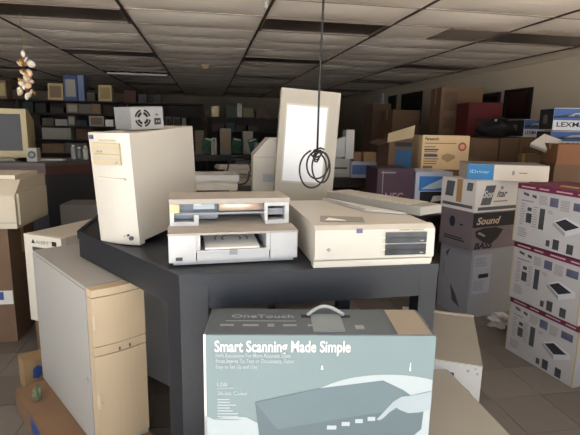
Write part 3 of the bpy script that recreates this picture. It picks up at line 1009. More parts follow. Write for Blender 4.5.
finish('fan_guard', bm, M_STEEL, gpc)
bm = bmesh.new()
cyl(bm, (G_W - 0.085, 0.001, 0.24), (G_W - 0.085, -0.001, 0.24), 0.048, seg=20)
finish('fan_opening', bm, M_HOLE, gpc)
for (xx, zz) in ((G_W - 0.03, 0.385), (G_W - 0.06, 0.37), (G_W - 0.02, 0.36)):
    bm = bmesh.new()
    cyl(bm, (xx, 0.002, zz), (xx, -0.004, zz), 0.006)
    finish('screw', bm, M_STEEL, gpc)
part('top_edge', M_CREAM, gpc, [(0.0, G_D, 0.02, G_W, G_D + 0.03, G_H + 0.004)], 0.004)

h0, h1 = atz(447, 369, 0.36), atz(512, 437, 0.36)
hd_ = (h0 - h1)
hyaw = math.atan2(hd_.y, hd_.x) - math.pi / 2
H_W, H_D = 0.34, 0.66
mh = Matrix.Rotation(hyaw, 4, 'Z')
hb = Vector((h0.x, h0.y, 0)) - mh @ Vector((H_W, H_D, 0))
hp = thing('floor_computer', 'flat topped beige computer case beside the teal scanner carton', 'computer', hb, hyaw)
part('cover', mat((150, 146, 138), 0.55, 0.05, 5), hp, [(0, 0.02, 0, H_W, H_D, 0.36)], 0.006)
part('front_bezel', M_BEIGE, hp, [(0, 0, 0, H_W, 0.02, 0.358)], 0.004)
part('seam', M_GREIGE, hp, [(H_W - 0.001, 0.02, 0.30, H_W + 0.001, H_D, 0.304)])

# ------------------------------------------------------------------ stack of three purple topped scanner cartons
k0, k1 = atz(505, 348, 0), atz(572, 388, 0)
kd = k1 - k0
kyaw = math.atan2(kd.y, kd.x)                 # the picture side faces the aisle: local x runs towards the viewer
KW, KD, KH = kd.length, 0.42, 0.374
M_SCBOX = mat((172, 171, 174), 0.6, 0.04, 4)
M_SCEND = mat((176, 160, 116), 0.7, 0.06, 5)
M_PHOTO = mat((82, 86, 108), 0.6, 0.5, 18)
def scan_carton(label, z, dx, dr):
    t = thing('scanner_carton', label, 'box', (k0.x + dx, k0.y, z), kyaw + dr)
    d = (KW, KD, KH)
    part('body', M_SCBOX, t, [(0, 0, 0, KW, KD, KH - 0.003)], 0.003)
    part('top_flap', M_PURPLE, t, [(0.001, 0.001, KH - 0.003, KW - 0.001, KD / 2 - 0.001, KH), (0.001, KD / 2 + 0.001, KH - 0.003, KW - 0.001, KD - 0.001, KH)], 0.0008)
    part('handle', M_SCEND, t, [(KW * 0.42, 0.10, KH, KW * 0.62, 0.13, KH + 0.006)], 0.002)
    polys('purple_band', M_PURPLE, t, 'F', d, [(0, 0.905, 1, 0.992)])
    polys('band_text', mat((196, 160, 172), 0.6), t, 'F', d, [(0.06, 0.94, 0.26, 0.96), (0.32, 0.94, 0.45, 0.96), (0.55, 0.94, 0.75, 0.96), (0.82, 0.94, 0.95, 0.96)], lift=0.0009)
    polys('yellow_edge', M_SCEND, t, 'F', d, [(0, 0.0, 0.014, 0.9), (0.980, 0.0, 1.0, 0.9)])
    polys('purple_band', M_PURPLE, t, 'L', d, [(0, 0.905, 1, 0.992)])
    polys('product_photo', M_PHOTO, t, 'F', d, [(0.48, 0.70, 0.59, 0.84), (0.78, 0.70, 0.93, 0.82)])
    polys('product_photo', M_DARKGREY, t, 'F', d, [(0.36, 0.30, 0.43, 0.64), (0.17, 0.36, 0.25, 0.52), (0.18, 0.56, 0.24, 0.62),
                                                [(0.10, 0.82), (0.18, 0.80), (0.18, 0.84), (0.10, 0.86)], [(0.23, 0.80), (0.29, 0.78), (0.29, 0.83), (0.23, 0.84)],
                                                (0.58, 0.04, 0.66, 0.20), (0.76, 0.03, 0.84, 0.18), (0.49, 0.06, 0.54, 0.16)])
    sc = polys('scanner_picture', mat((188, 190, 196), 0.5), t, 'F', d, [[(0.55, 0.42), (0.72, 0.28), (0.93, 0.42), (0.92, 0.50), (0.70, 0.58), (0.56, 0.48)]])
    polys('scanner_picture_glass', M_INK, t, 'F', d, [[(0.58, 0.47), (0.72, 0.37), (0.88, 0.47), (0.70, 0.55)]], lift=0.0009)
    polys('scanner_picture_front', M_GREY, t, 'F', d, [[(0.55, 0.42), (0.72, 0.28), (0.72, 0.34), (0.56, 0.47)]], lift=0.0009)
    polys('printed_text', M_INK_GREY, t, 'F', d, lines(0.33, 0.70, 0.46, 0.85, 7, 0.4) + lines(0.62, 0.66, 0.75, 0.83, 7, 0.4) + lines(0.08, 0.70, 0.28, 0.74, 1)
          + lines(0.08, 0.30, 0.15, 0.68, 9, 0.35) + lines(0.26, 0.30, 0.33, 0.66, 9, 0.35) + lines(0.07, 0.10, 0.22, 0.26, 5, 0.4) + lines(0.47, 0.58, 0.54, 0.64, 2, 0.4))
    return t
scan_carton('purple topped white scanner carton, bottom of the stack of three', 0.0, 0, 0)
scan_carton('purple topped white scanner carton, middle of the stack of three', KH + 0.0065, -0.018, R(-0.6))
scan_carton('purple topped white scanner carton, topmost of the stack of three', 2 * (KH + 0.0065), -0.036, R(0.8))
carton('brown_carton', 'plain brown carton beside the purple topped scanner cartons', (2.13, 1.42, 0), R(2), 0.5, 0.62, 0.62, M_CARD3)

# ------------------------------------------------------------------ stack of software / speaker cartons behind it
kc = atz(466, 319, 0)
BY = R(14)
def two_face(name, label, z, W, D, H, m, off=(0, 0), yaw=BY):
    """corner carton: front faces the aisle, left face towards the table"""
    return plain_box(name, label, (kc.x + off[0], kc.y + off[1], z), yaw, W, D, H, m)
M_GREYBOX = mat((138, 140, 148), 0.5, 0.08, 4)
gb = two_face('grey_carton', 'grey carton under the speaker carton, beside crumpled film', 0, 0.52, 0.34, 0.556, M_GREYBOX)
gd = (0.52, 0.34, 0.556)
polys('printed_panel', mat((150, 158, 176), 0.5), gb, 'F', gd, [(0.05, 0.35, 0.40, 0.92)])
polys('printed_text', M_INK_GREY, gb, 'F', gd, lines(0.08, 0.75, 0.35, 0.88, 4) + lines(0.08, 0.40, 0.30, 0.55, 5))
polys('printed_emblem', M_DARKGREY, gb, 'L', gd, [[(0.18, 0.86), (0.32, 0.94), (0.22, 0.80)], [(0.40, 0.42), (0.60, 0.28), (0.75, 0.12), (0.5, 0.18)], (0.14, 0.5, 0.15, 0.7)])
polys('printed_emblem', M_INK, gb, 'F', gd, [(0.16, 0.58, 0.36, 0.64)], lift=0.0009)
sb = two_face('speaker_carton', 'dark printed speaker carton with large lettering, middle of its stack', 0.558, 0.54, 0.34, 0.294, mat((112, 102, 108), 0.55, 0.08, 4), (-0.03, -0.02), R(15))
bd = (0.54, 0.34, 0.294)
polys('black_band', M_INK, sb, 'F', bd, [(0.0, 0.60, 1.0, 0.97)])
text('Sound', mat((176, 160, 140), 0.5), sb, 'F', bd, 0.06, 0.68, 0.075, 1.25, shear=0.3, bold=0.002)
polys('speaker_picture', M_BLACK, sb, 'F', bd, [[(0.06, 0.50), (0.20, 0.57), (0.45, 0.58), (0.60, 0.50), (0.50, 0.26), (0.36, 0.12), (0.22, 0.20), (0.08, 0.36)]])
polys('speaker_picture_shine', M_GREY, sb, 'F', bd, [[(0.10, 0.44), (0.24, 0.34), (0.26, 0.37), (0.14, 0.48)]], lift=0.0009)
text('BASS', M_INK, sb, 'F', bd, 0.06, 0.03, 0.065, 1.3, shear=0.2, bold=0.003)
polys('round_logo', M_INK, sb, 'L', bd, [[(0.38 + 0.09 * math.cos(t / 12 * 6.283), 0.66 + 0.15 * math.sin(t / 12 * 6.283)) for t in range(12)]])
polys('printed_text', M_INK, sb, 'L', bd, lines(0.15, 0.16, 0.85, 0.28, 2) + [(0.62, 0.60, 0.72, 0.64)])
wb = two_face('white_carton', 'white carton with grey slanted logo under a flat blue box', 0.854, 0.57, 0.35, 0.238, mat((206, 204, 204), 0.55, 0.04, 4), (-0.035, -0.03), R(16))
wdm = (0.57, 0.35, 0.238)
M_SLATE = mat((84, 88, 98), 0.6, 0.08, 8)
polys('slanted_logo', M_SLATE, wb, 'F', wdm, [[(0.10, 0.22), (0.28, 0.22), (0.36, 0.84), (0.18, 0.84)]])
text('Son', M_WHITE, wb, 'F', wdm, 0.13, 0.46, 0.075, 1.0, shear=0.3, bold=0.002)
polys('grey_band', M_SLATE, wb, 'F', wdm, [(0.06, 0.05, 1.0, 0.16)])
text('itar', M_SLATE, wb, 'F', wdm, 0.385, 0.46, 0.075, 1.0, shear=0.3, bold=0.002)
polys('printed_text', M_INK_GREY, wb, 'F', wdm, [(0.34, 0.30, 0.60, 0.34), (0.45, 0.70, 0.5, 0.8)])
polys('slanted_logo', M_SLATE, wb, 'L', wdm, [[(0.12, 0.40), (0.36, 0.40), (0.40, 0.90), (0.16, 0.90)], [(0.74, 0.66), (0.90, 0.66), (0.92, 0.92), (0.76, 0.92)], (0.06, 0.10, 0.94, 0.20)])
polys('tape', M_TAPE, wb, 'L', wdm, [(0.46, 0.25, 0.62, 0.99)])
fb = plain_box('flat_box', 'flat white and blue box lying on the white carton', (kc.x - 0.06, kc.y + 0.07, 1.094), R(-20), 0.57, 0.36, 0.118, mat((208, 200, 188), 0.5, 0.03, 4), lid=mat((120, 124, 122), 0.5))
fdm = (0.57, 0.36, 0.118)
polys('blue_panel', M_BLUE, fb, 'F', fdm, [(0.0, 0.02, 0.33, 0.98)])
text('Driver', mat((150, 200, 226), 0.5), fb, 'F', fdm, 0.05, 0.42, 0.035, 1.4)
polys('blue_mark', mat((150, 200, 226), 0.5), fb, 'F', fdm, [[(0.03, 0.4), (0.06, 0.5), (0.03, 0.7)]])
polys('emblem', M_GREY, fb, 'F', fdm, [[(0.57 + 0.018 * math.cos(t / 12 * 6.283), 0.5 + 0.16 * math.sin(t / 12 * 6.283)) for t in range(12)], (0.64, 0.46, 0.74, 0.54)])

# crumpled plastic on the floor
def crumple(name, label, cat, loc, r, m, seed, group=None):
    rnd = random.Random(seed)
    t = thing(name, label, cat, loc, group=group)
    bm = bmesh.new()
    bmesh.ops.create_icosphere(bm, subdivisions=3, radius=1)
    ph = [rnd.random() * 6 for _ in range(6)]
    for v in bm.verts:
        q = 1 + 0.35 * math.sin(5 * v.co.x + ph[0]) * math.sin(4 * v.co.y + ph[1]) + 0.3 * math.sin(8 * v.co.z + ph[2] + 3 * v.co.x) + rnd.uniform(-.2, .2)
        v.co = Vector((v.co.x * r[0] * q, v.co.y * r[1] * q, max(0.0, r[2] * 0.8 + v.co.z * r[2] * q)))
    finish('crumpled_sheet', bm, m, t)
    return t
wp = atz(497, 322, 0)
crumple('plastic_wrapping', 'crumpled white plastic wrapping on the floor by the scanner cartons', 'wrapping', (wp.x - 0.03, wp.y - 0.08, 0), (0.075, 0.06, 0.055), mat((196, 194, 198), 0.35, 0.06, 12), 3)
crumple('plastic_wrapping', 'crumpled grey plastic film leaning at the foot of the grey carton', 'wrapping', (kc.x - 0.30, kc.y - 0.20, 0), (0.08, 0.05, 0.07), mat((150, 152, 158), 0.3, 0.06, 12), 5)

# ------------------------------------------------------------------ low work table with cartons behind the desktop computer
def work_table(label, x0, y0, W, D, H, m):
    t = thing('work_table', label, 'table', (x0, y0, 0))
    part('table_top', m, t, [(0, 0, H - 0.03, W, D, H)], 0.004)
    for a in (0.03, W - 0.08):
        for b in (0.03, D - 0.08):
            part('leg', m, t, [(a, b, 0, a + 0.05, b + 0.05, H - 0.03)], 0.003)
    part('apron', m, t, [(0.08, 0.04, H - 0.10, W - 0.08, 0.06, H - 0.03)])
    return t
wtb = work_table('dark work table holding the purple, blue and cream cartons', 0.95, 3.78, 1.45, 1.0, 0.72, M_WOOD_DARK)
TZ2 = 0.721
n0 = aty(377, 195, 3.85)
n1 = aty(413, 195, 3.85)
nec = plain_box('purple_carton', 'dark purple monitor carton with three white letters', (n0.x, 3.86, TZ2), R(-3), n1.x - n0.x - 0.01, 0.36, 0.40, mat((64, 42, 58), 0.6, 0.12, 5))
nd = (n1.x - n0.x - 0.01, 0.36, 0.40)
text('NEC', mat((150, 120, 140), 0.5), nec, 'F', nd, 0.22, 0.30, 0.10, 0.85, bold=0.002)
polys('white_stripe', M_INK_GREY, nec, 'F', nd, [(0.14, 0.30, 0.16, 0.95), (0.1, 0.9, 0.5, 0.93)])
b0, b1 = aty(413, 195, 3.82), aty(449, 195, 3.82)
blu = plain_box('photo_carton', 'white carton with a blue sky picture and black printer', (b0.x + 0.02, 3.83, TZ2), R(-2), b1.x - b0.x, 0.36, 0.375, mat((170, 178, 196), 0.55, 0.05, 5))
pdm = (b1.x - b0.x, 0.36, 0.375)
polys('sky_picture', mat((52, 116, 186), 0.5, 0.2, 8), blu, 'F', pdm, [(0.10, 0.56, 0.94, 0.90)])
polys('cloud_picture', mat((178, 200, 222), 0.5), blu, 'F', pdm, [[(0.16, 0.60), (0.40, 0.72), (0.70, 0.84), (0.92, 0.80), (0.90, 0.66), (0.5, 0.60)]], lift=0.0009)
polys('printer_picture', M_BLACK, blu, 'F', pdm, [(0.14, 0.10, 0.92, 0.54)])
polys('paper_picture', M_LABEL, blu, 'F', pdm, [[(0.45, 0.30), (0.85, 0.34), (0.90, 0.46), (0.50, 0.44)]], lift=0.0009)
q0, q1 = aty(420.5, 171, 4.25), aty(466.5, 172, 4.25)
zb = TZ2 + 0.36
pbx = carton('brown_carton', 'brown carton hidden behind the photo carton, under the cream one', (q0.x - 0.02, 4.24, TZ2), 0, 0.52, 0.36, zb - TZ2 - 0.001, M_CARD3)
pw_ = q1.x - q0.x
PH_ = 0.325
pan_ = plain_box('cream_carton', 'cream electronics carton with a red round seal and line drawing', (q0.x, 4.25, zb), R(-1), pw_, 0.26, PH_, mat((214, 186, 146), 0.6, 0.04, 5))
pdm = (pw_, 0.26, PH_)
text('Panasonic', M_INK, pan_, 'F', pdm, 0.05, 0.86, 0.042, 0.85, bold=0.001)
polys('printed_text', mat((120, 100, 84), 0.6), pan_, 'F', pdm, lines(0.05, 0.74, 0.72, 0.80, 1, 0.4, 0) + lines(0.05, 0.14, 0.36, 0.70, 8, 0.4) + [(0.04, 0.04, 0.24, 0.11)])
polys('blue_text', M_INK_BLUE, pan_, 'F', pdm, [(0.05, 0.56, 0.34, 0.60), (0.05, 0.40, 0.34, 0.44)], lift=0.0009)
polys('red_seal', mat((168, 74, 66), 0.6), pan_, 'F', pdm, [[(0.85 + 0.09 * math.cos(t / 16 * 6.283), 0.68 + 0.13 * math.sin(t / 16 * 6.283)) for t in range(16)]])
polys('seal_centre', mat((206, 160, 130), 0.6), pan_, 'F', pdm, [[(0.85 + 0.055 * math.cos(t / 16 * 6.283), 0.68 + 0.08 * math.sin(t / 16 * 6.283)) for t in range(16)]], lift=0.0009)
polys('line_drawing', mat((168, 142, 104), 0.6), pan_, 'F', pdm, [[(0.42, 0.32), (0.56, 0.22), (0.72, 0.34), (0.70, 0.42), (0.54, 0.48), (0.43, 0.42)]])
# open carton with blue print and a cream flap
o0 = aty(392, 171, 4.15)
oc = thing('open_carton', 'open carton with dark blue print and a raised cream flap', 'box', (o0.x, 4.26, TZ2), R(-2))
OW, OD, OH = 0.235, 0.34, 0.64
M_OC = mat((92, 72, 58), 0.8, 0.12, 5)
part('front_wall', M_OC, oc, [(0, 0, 0, OW, 0.006, OH)])
part('back_wall', M_OC, oc, [(0, OD - 0.006, 0, OW, OD, OH)])
part('left_wall', M_OC, oc, [(0, 0.006, 0, 0.006, OD - 0.006, OH)])
part('right_wall', M_OC, oc, [(OW - 0.006, 0.006, 0, OW, OD - 0.006, OH)])
part('bottom', M_OC, oc, [(0.006, 0.006, 0, OW - 0.006, OD - 0.006, 0.006)])
polys('blue_print', mat((26, 74, 112), 0.6, 0.1, 5), oc, 'F', (OW, OD, OH), [(0.30, 0.42, 0.99, 0.86)])
polys('printed_text', M_INK, oc, 'F', (OW, OD, OH), [(0.26, 0.90, 0.96, 0.96)])
bm = bmesh.new()
hexa(bm, [(-0.02, -0.004, OH - 0.03), (OW, -0.004, OH + 0.02), (OW, 0.004, OH + 0.02), (-0.02, 0.004, OH - 0.03),
          (-0.03, -0.05, OH + 0.055), (OW - 0.01, -0.05, OH + 0.135), (OW - 0.01, -0.042, OH + 0.135), (-0.03, -0.042, OH + 0.055)])
finish('flap', bm, mat((178, 160, 128), 0.7, 0.06, 6), oc)
bm = bmesh.new()
hexa(bm, [(-0.004, 0.0, OH - 0.02), (0.004, 0.0, OH - 0.02), (0.004, OD, OH), (-0.004, OD, OH),
          (-0.10, 0.0, OH - 0.06), (-0.094, 0.0, OH - 0.055), (-0.094, OD, OH - 0.035), (-0.10, OD, OH - 0.04)])
finish('flap', bm, M_OC, oc)

# ------------------------------------------------------------------ piles of cartons along the right wall
M_DKB0 = M_CARD3


def pile(x, y, W, D, items, yaw=0.0):
    """items: (height, material, label, dx)"""
    z = 0
    out = []
    for h, m, lab, dx in items:
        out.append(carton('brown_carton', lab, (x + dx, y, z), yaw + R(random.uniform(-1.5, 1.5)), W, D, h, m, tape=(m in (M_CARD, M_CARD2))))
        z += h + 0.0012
    return out
# tall pile: px 433-480
a, b = aty(441, 100, 6.1), aty(479, 100, 6.1)
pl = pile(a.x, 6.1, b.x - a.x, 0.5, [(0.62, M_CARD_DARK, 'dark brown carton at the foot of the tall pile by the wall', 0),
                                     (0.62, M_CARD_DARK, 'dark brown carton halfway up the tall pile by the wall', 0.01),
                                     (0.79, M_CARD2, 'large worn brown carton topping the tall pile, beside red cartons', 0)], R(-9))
polys('brown_print', M_CARD_DARK, pl[2], 'F', (b.x - a.x, 0.5, 0.79), [(0.08, 0.60, 0.40, 0.92), (0.10, 0.30, 0.34, 0.5), (0.62, 0.1, 0.9, 0.6)])
# red cartons
a, b = aty(471, 100, 5.3), aty(502, 100, 5.3)
r1 = pile(a.x, 5.35, b.x - a.x, 0.45, [(0.55, M_CARD_DARK, 'brown carton below the red cartons', 0), (0.5, M_RED_CARD, 'dull red carton under another red carton', 0),
                                       (0.74, M_RED_CARD, 'tall dull red carton beside the dark picture', 0.01)], R(-12))
polys('printed_text', M_INK, r1[2], 'F', (b.x - a.x, 0.45, 0.74), [(0.2, 0.70, 0.8, 0.74), (0.2, 0.2, 0.4, 0.5)])
# brown pile px 388-418
a, b = aty(393, 110, 7.2), aty(420, 110, 7.2)
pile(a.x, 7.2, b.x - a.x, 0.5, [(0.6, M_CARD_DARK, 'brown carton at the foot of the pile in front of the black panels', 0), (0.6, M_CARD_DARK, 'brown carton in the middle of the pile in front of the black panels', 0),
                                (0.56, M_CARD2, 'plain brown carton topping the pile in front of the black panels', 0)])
a, b = aty(372, 125, 8.2), aty(390, 125, 8.2)
pile(a.x, 8.2, b.x - a.x, 0.5, [(0.7, M_CARD3, 'brown carton on the floor at the far end of the carton piles', 0), (0.7, M_CARD3, 'brown carton second up at the far end of the carton piles', 0),
                                (0.5, M_DKB0, 'brown carton topping the pile at the far end of the wall', 0)])
# row of cartons under the bag and the printer boxes
a = aty(466, 140, 4.6)
rowz = 0
M_ROW = [M_CARD3, M_CARD_DARK, M_CARD2, M_CARD3]
x = a.x
for k_, (pxa, pxb, top) in enumerate(((470, 500, 138), (501, 520, 138), (521, 546, 137), (547, 582, 142))):
    a, b = aty(pxa, top, 4.65), aty(pxb, top, 4.65)
    nm = ['under the black bag', 'beside the black bag, with a pale side panel', 'under the blue printer box', 'at the wall end of the row'][k_]
    hh = a.z
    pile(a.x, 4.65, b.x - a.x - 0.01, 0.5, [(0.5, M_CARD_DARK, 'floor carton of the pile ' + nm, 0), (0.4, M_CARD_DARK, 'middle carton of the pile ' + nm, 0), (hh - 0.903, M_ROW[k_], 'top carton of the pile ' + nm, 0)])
# black bag
a = aty(481, 137, 4.6)
bagz = a.z
bag = thing('black_bag', 'slumped black cloth bag lying on the brown cartons', 'bag', (a.x + 0.13, 4.66, bagz + 0.002))
bm = bmesh.new()
bmesh.ops.create_icosphere(bm, subdivisions=3, radius=1)
for v in bm.verts:
    q = 1 + 0.12 * math.sin(6 * v.co.x + 2) + 0.10 * math.sin(7 * v.co.y + 4 * v.co.z)
    v.co = Vector((0.19 + v.co.x * 0.20 * q, 0.2 + v.co.y * 0.15 * q, max(0, 0.085 + v.co.z * 0.11 * q)))
finish('bag_body', bm, mat((26, 24, 26), 0.8, 0.2, 10), bag, smooth=True)
bm = bmesh.new()
tube(bm, [(0.08 + 0.02 * t, 0.1, 0.16 + 0.05 * math.sin(math.pi * t / 10)) for t in range(11)], 0.010)
finish('bag_strap', bm, M_BLACK, bag, smooth=True)
part('buckle', M_GREY, bag, [(0.10, 0.075, 0.165, 0.125, 0.085, 0.19)], 0.002)
# small blue printer boxes on the row
a, b = aty(518, 138, 4.7), aty(544, 138, 4.7)
M_LEX = mat((196, 200, 208), 0.55, 0.05, 5)
def lexbox(label, loc, W, D, H, yaw):
    t = plain_box('printer_box', label, loc, yaw, W, D, H, M_LEX, lid=M_INK)
    d = (W, D, H)
    polys('blue_picture', mat((58, 92, 150), 0.5, 0.35, 6), t, 'F', d, [(0.0, 0.45, 1.0, 0.96)])
    polys('paper_picture', M_LABEL, t, 'F', d, [[(0.25, 0.62), (0.7, 0.66), (0.9, 0.80), (0.4, 0.76)]], lift=0.0009)
    polys('dark_picture', mat((28, 40, 72), 0.5), t, 'F', d, [[(0.0, 0.54), (0.5, 0.58), (1.0, 0.52), (1.0, 0.64), (0.45, 0.74), (0.0, 0.62)]], lift=0.0009)
    text('LEXMARK', M_INK, t, 'F', d, 0.06, 0.16, H * 0.30, W * 0.86 / (H * 0.30 * 4.9), bold=0.001)
    polys('side_print', M_INK, t, 'L', d, [(0.02, 0.04, 0.98, 0.96)])
    polys('side_sticker', mat((112, 100, 92), 0.5), t, 'L', d, [(0.3, 0.3, 0.6, 0.7)], lift=0.0009)
    return t
b1z = aty(530, 137.6, 4.72).z
lexbox('blue and white printer box between the black bag and the stacked pair', (a.x + 0.06, 4.70, b1z + 0.006), b.x - a.x - 0.06, 0.3, 0.19, R(0))
c = aty(563, 128, 3.75)
base_top = aty(556, 150, 3.75).z
carton('brown_carton', 'tall brown carton under the stacked pair of blue printer boxes', (c.x - 0.06, 3.85, 0), R(-14), 0.62, 0.5, base_top, M_CARD_DARK, tape=False)
lexbox('blue and white printer box under its twin, beside the white slab', (c.x + 0.0, 3.89, base_top + 0.002), 0.44, 0.30, 0.165, R(-14))
lexbox('blue and white printer box topmost of the stacked pair', (c.x - 0.01, 3.87, base_top + 0.173), 0.46, 0.30, 0.20, R(-15))
# orange brown tray carton behind the purple topped stack
o0 = aty(557, 164, 3.35)
carton('orange_carton', 'shallow orange brown carton behind the purple topped stack', (o0.x, 3.36, o0.z), R(-22), 0.52, 0.40, aty(557, 144, 3.35).z - o0.z, mat((126, 86, 60), 0.8, 0.12, 6))
for q_, lab in enumerate(('dark brown floor carton below the shallow orange brown carton', 'dark brown carton between floor carton and shallow orange carton')):
    carton('brown_carton', lab, (o0.x - 0.01, 3.36, q_ * (o0.z / 2)), R(-22), 0.54, 0.40, o0.z / 2 - 0.001, M_CARD_DARK, tape=False)
tn = aty(530, 165, 3.80)
carton('brown_carton', 'faded tan carton behind the flat blue and white box', (tn.x, 3.82, 0.0), R(-8), 0.11, 0.2, aty(531, 155, 3.72).z, mat((120, 98, 72), 0.8, 0.12, 6))
s_ = aty(549, 152, 3.6)
slab = thing('white_slab', 'white flat electronic slab propped on the cartons by the printer boxes', 'device', (s_.x, 3.62, s_.z - 0.01), rot=(R(20), R(-24), R(20)))
part('slab_body', mat((214, 210, 204), 0.45, 0.03, 5), slab, [(0, 0, 0, 0.20, 0.16, 0.035)], 0.006)
part('slab_edge', M_GREY, slab, [(-0.004, 0.01, 0.006, 0.0, 0.15, 0.020)], 0.001)


# ------------------------------------------------------------------ left: dark counter with a monitor
z = 1.08
cpoly = [(-3.6, 4.95), (-1.52, 4.78), (-0.75, 5.35), (-0.75, 5.95), (-1.6, 5.55), (-3.6, 5.65)]
ctr = thing('shop_counter', 'dark shop counter with red brown edge, carrying a monitor', 'counter', (-1.52, 4.78, 0))
cl = [(a + 1.52, b - 4.78) for a, b in cpoly]
bm = bmesh.new()
prism(bm, cl, 'z', z - 0.03, z)
finish('counter_top', bm, mat((70, 62, 58), 0.4, 0.15, 6), ctr, 0.004)
bm = bmesh.new()
prism(bm, inset(cl, 0.01), 'z', z - 0.115, z - 0.03)
finish('edge_band', bm, M_WOOD_RED, ctr, 0.003)
bm = bmesh.new()
prism(bm, inset(cl, 0.035), 'z', 0.0, z - 0.115)
finish('front_panel', bm, mat((34, 34, 38), 0.6, 0.2, 5), ctr)


def crt(label, loc, yaw, W, H, D, m, back=False, screen=True, group=None):
    t = thing('crt_monitor', label, 'monitor', loc, yaw, group)
    b = 0.05
    part('stand', m, t, [(W * 0.25, D * 0.2, 0, W * 0.75, D * 0.7, 0.03)], 0.006)
    part('bezel', m, t, [(0, 0, 0.03, b, 0.10, H), (W - b, 0, 0.03, W, 0.10, H), (b, 0, 0.03, W - b, 0.10, 0.03 + b * 1.3), (b, 0, H - b, W - b, 0.10, H)], 0.004)
    part('screen', M_SCREEN, t, [(b - 0.002, 0.012, 0.03 + b * 1.3 - 0.002, W - b + 0.002, 0.05, H - b + 0.002)])
    bm = bmesh.new()
    e = W * 0.09
    hexa(bm, [(0.006, 0.10, 0.036), (W - 0.006, 0.10, 0.036), (W - e, D, 0.05), (e, D, 0.05),
              (0.006, 0.10, H - 0.006), (W - 0.006, 0.10, H - 0.006), (W - e, D, H - 0.11), (e, D, H - 0.11)])
    finish('tube_housing', bm, m, t, 0.01)
    part('vent_grille', M_GREY, t, [(W * 0.3, D * 0.6, H - 0.10, W * 0.7, D * 0.9, H - 0.07)])
    return t


cm = aty(29, 155, 5.05)
crt('cream monitor with dark screen standing on the shop counter', (cm.x - 0.50, 5.02, z + 0.001), R(4), 0.50, 0.50, 0.44, mat((186, 172, 132), 0.5, 0.05, 6))
sp_ = aty(27, 160, 4.92)
spk = thing('desk_speaker', 'small pale desk speaker with round grille on the shop counter', 'speaker', (sp_.x, 4.92, z + 0.001), R(-3))
part('cabinet', mat((176, 172, 164), 0.5), spk, [(0, 0, 0, 0.095, 0.09, 0.13)], 0.004)
for q, (r_, m_) in enumerate(((0.036, M_DARKGREY), (0.020, M_GREY))):
    bm = bmesh.new()
    cyl(bm, (0.048, 0.002, 0.066), (0.048, -0.003 - 0.002 * q, 0.066), r_, seg=20)
    finish(('cone', 'dust_cap')[q], bm, m_, spk)
pn_ = aty(40, 158, 5.0)
pen = thing('white_pen', 'slim white pen lying on the shop counter', 'pen', (pn_.x, 5.0, z + 0.013), R(12))
bm = bmesh.new()
cyl(bm, (0, 0, 0), (0.20, 0, 0), 0.011, seg=10)
finish('barrel', bm, M_WHITE, pen, smooth=False)
bm = bmesh.new()
cyl(bm, (0.20, 0, 0), (0.235, 0, 0), 0.010, 0.003, seg=10)
finish('tip', bm, M_GREY, pen)
kb = aty(8, 158, 4.95)
kk = thing('keyboard', 'grey beige keyboard in front of the cream monitor', 'keyboard', (kb.x - 0.35, 4.93, z + 0.001), R(-1))
part('tray', M_GREIGE, kk, [(0, 0, 0, 0.42, 0.085, 0.02)], 0.004)
for q in range(12):
    part('key', M_BEIGE, kk, [(0.01 + q * 0.033, 0.01, 0.02, 0.04 + q * 0.033, 0.07, 0.027)])
for q, (px_, hh, col) in enumerate(((74, 0.15, (150, 152, 152)), (80, 0.13, (96, 100, 104)), (86, 0.14, (170, 168, 160)))):
    c_ = aty(px_, 158, 5.30)
    t = thing('bottle', ['grey bottle with white cap on the shop counter', 'dark short bottle between two pale ones on the counter', 'pale bottle beside the cream tower on the counter'][q], 'bottle', (c_.x, 5.30, z + 0.001))
    bm = bmesh.new()
    cyl(bm, (0, 0, 0), (0, 0, hh * 0.75), 0.027, seg=14)
    cyl(bm, (0, 0, hh * 0.75), (0, 0, hh * 0.86), 0.027, 0.014, seg=14)
    finish('bottle_body', bm, mat(col, 0.3), t)
    bm = bmesh.new()
    cyl(bm, (0, 0, hh * 0.86), (0, 0, hh), 0.015, seg=12)
    finish('cap', bm, M_LABEL, t)


# ------------------------------------------------------------------ background furniture and stock
def shelf_unit(label, x0, y0, W, D, boards, m):
    t = thing('shelf_unit', label, 'shelf', (x0, y0, 0))
    H = boards[-1]
    for a in (0, W - 0.04):
        for b in (0, D - 0.04):
            part('upright', m, t, [(a, b, 0, a + 0.04, b + 0.04, H)])
    for bz in boards:
        part('shelf_board', m, t, [(0.0, 0.0, bz - 0.025, W, D, bz)] if bz == H else [(0.04, 0.002, bz - 0.025, W - 0.04, D - 0.002, bz)])
    part('back_panel', m, t, [(0.04, D, 0.02, W - 0.04, D + 0.01, H)])
    return t


M_SHELF = mat((48, 40, 36), 0.7, 0.2, 4)
BO = [0.10, 0.52, 0.93, 1.17, 1.41, 1.63, 1.85]
SY = 9.0
shelf_unit('dark shelf unit along the back of the shop, behind the hanging ornament', -4.90, SY, 1.6, 0.5, BO, M_SHELF)
shelf_unit('dark shelf unit at the back with blue and yellow boxes on top', -3.25, SY, 1.74, 0.5, BO, M_SHELF)
shelf_unit('dark shelf unit at the back behind the cream tower', -1.47, SY, 1.4, 0.5, BO, M_SHELF)


def stock(name, label, x0, x1, h, Y, z, m, cat='box', dep=0.25, printm=None, yaw=0.0, py=120):
    a, b = aty(x0, py, Y), aty(x1, py, Y)
    t = plain_box(name, label, (a.x, Y, z + 0.001), yaw, b.x - a.x, dep, h, m, cat)
    if printm:
        polys('printed_panel', printm, t, 'F', (b.x - a.x, dep, h), [(0.12, 0.15, 0.88, 0.85)])
    return t


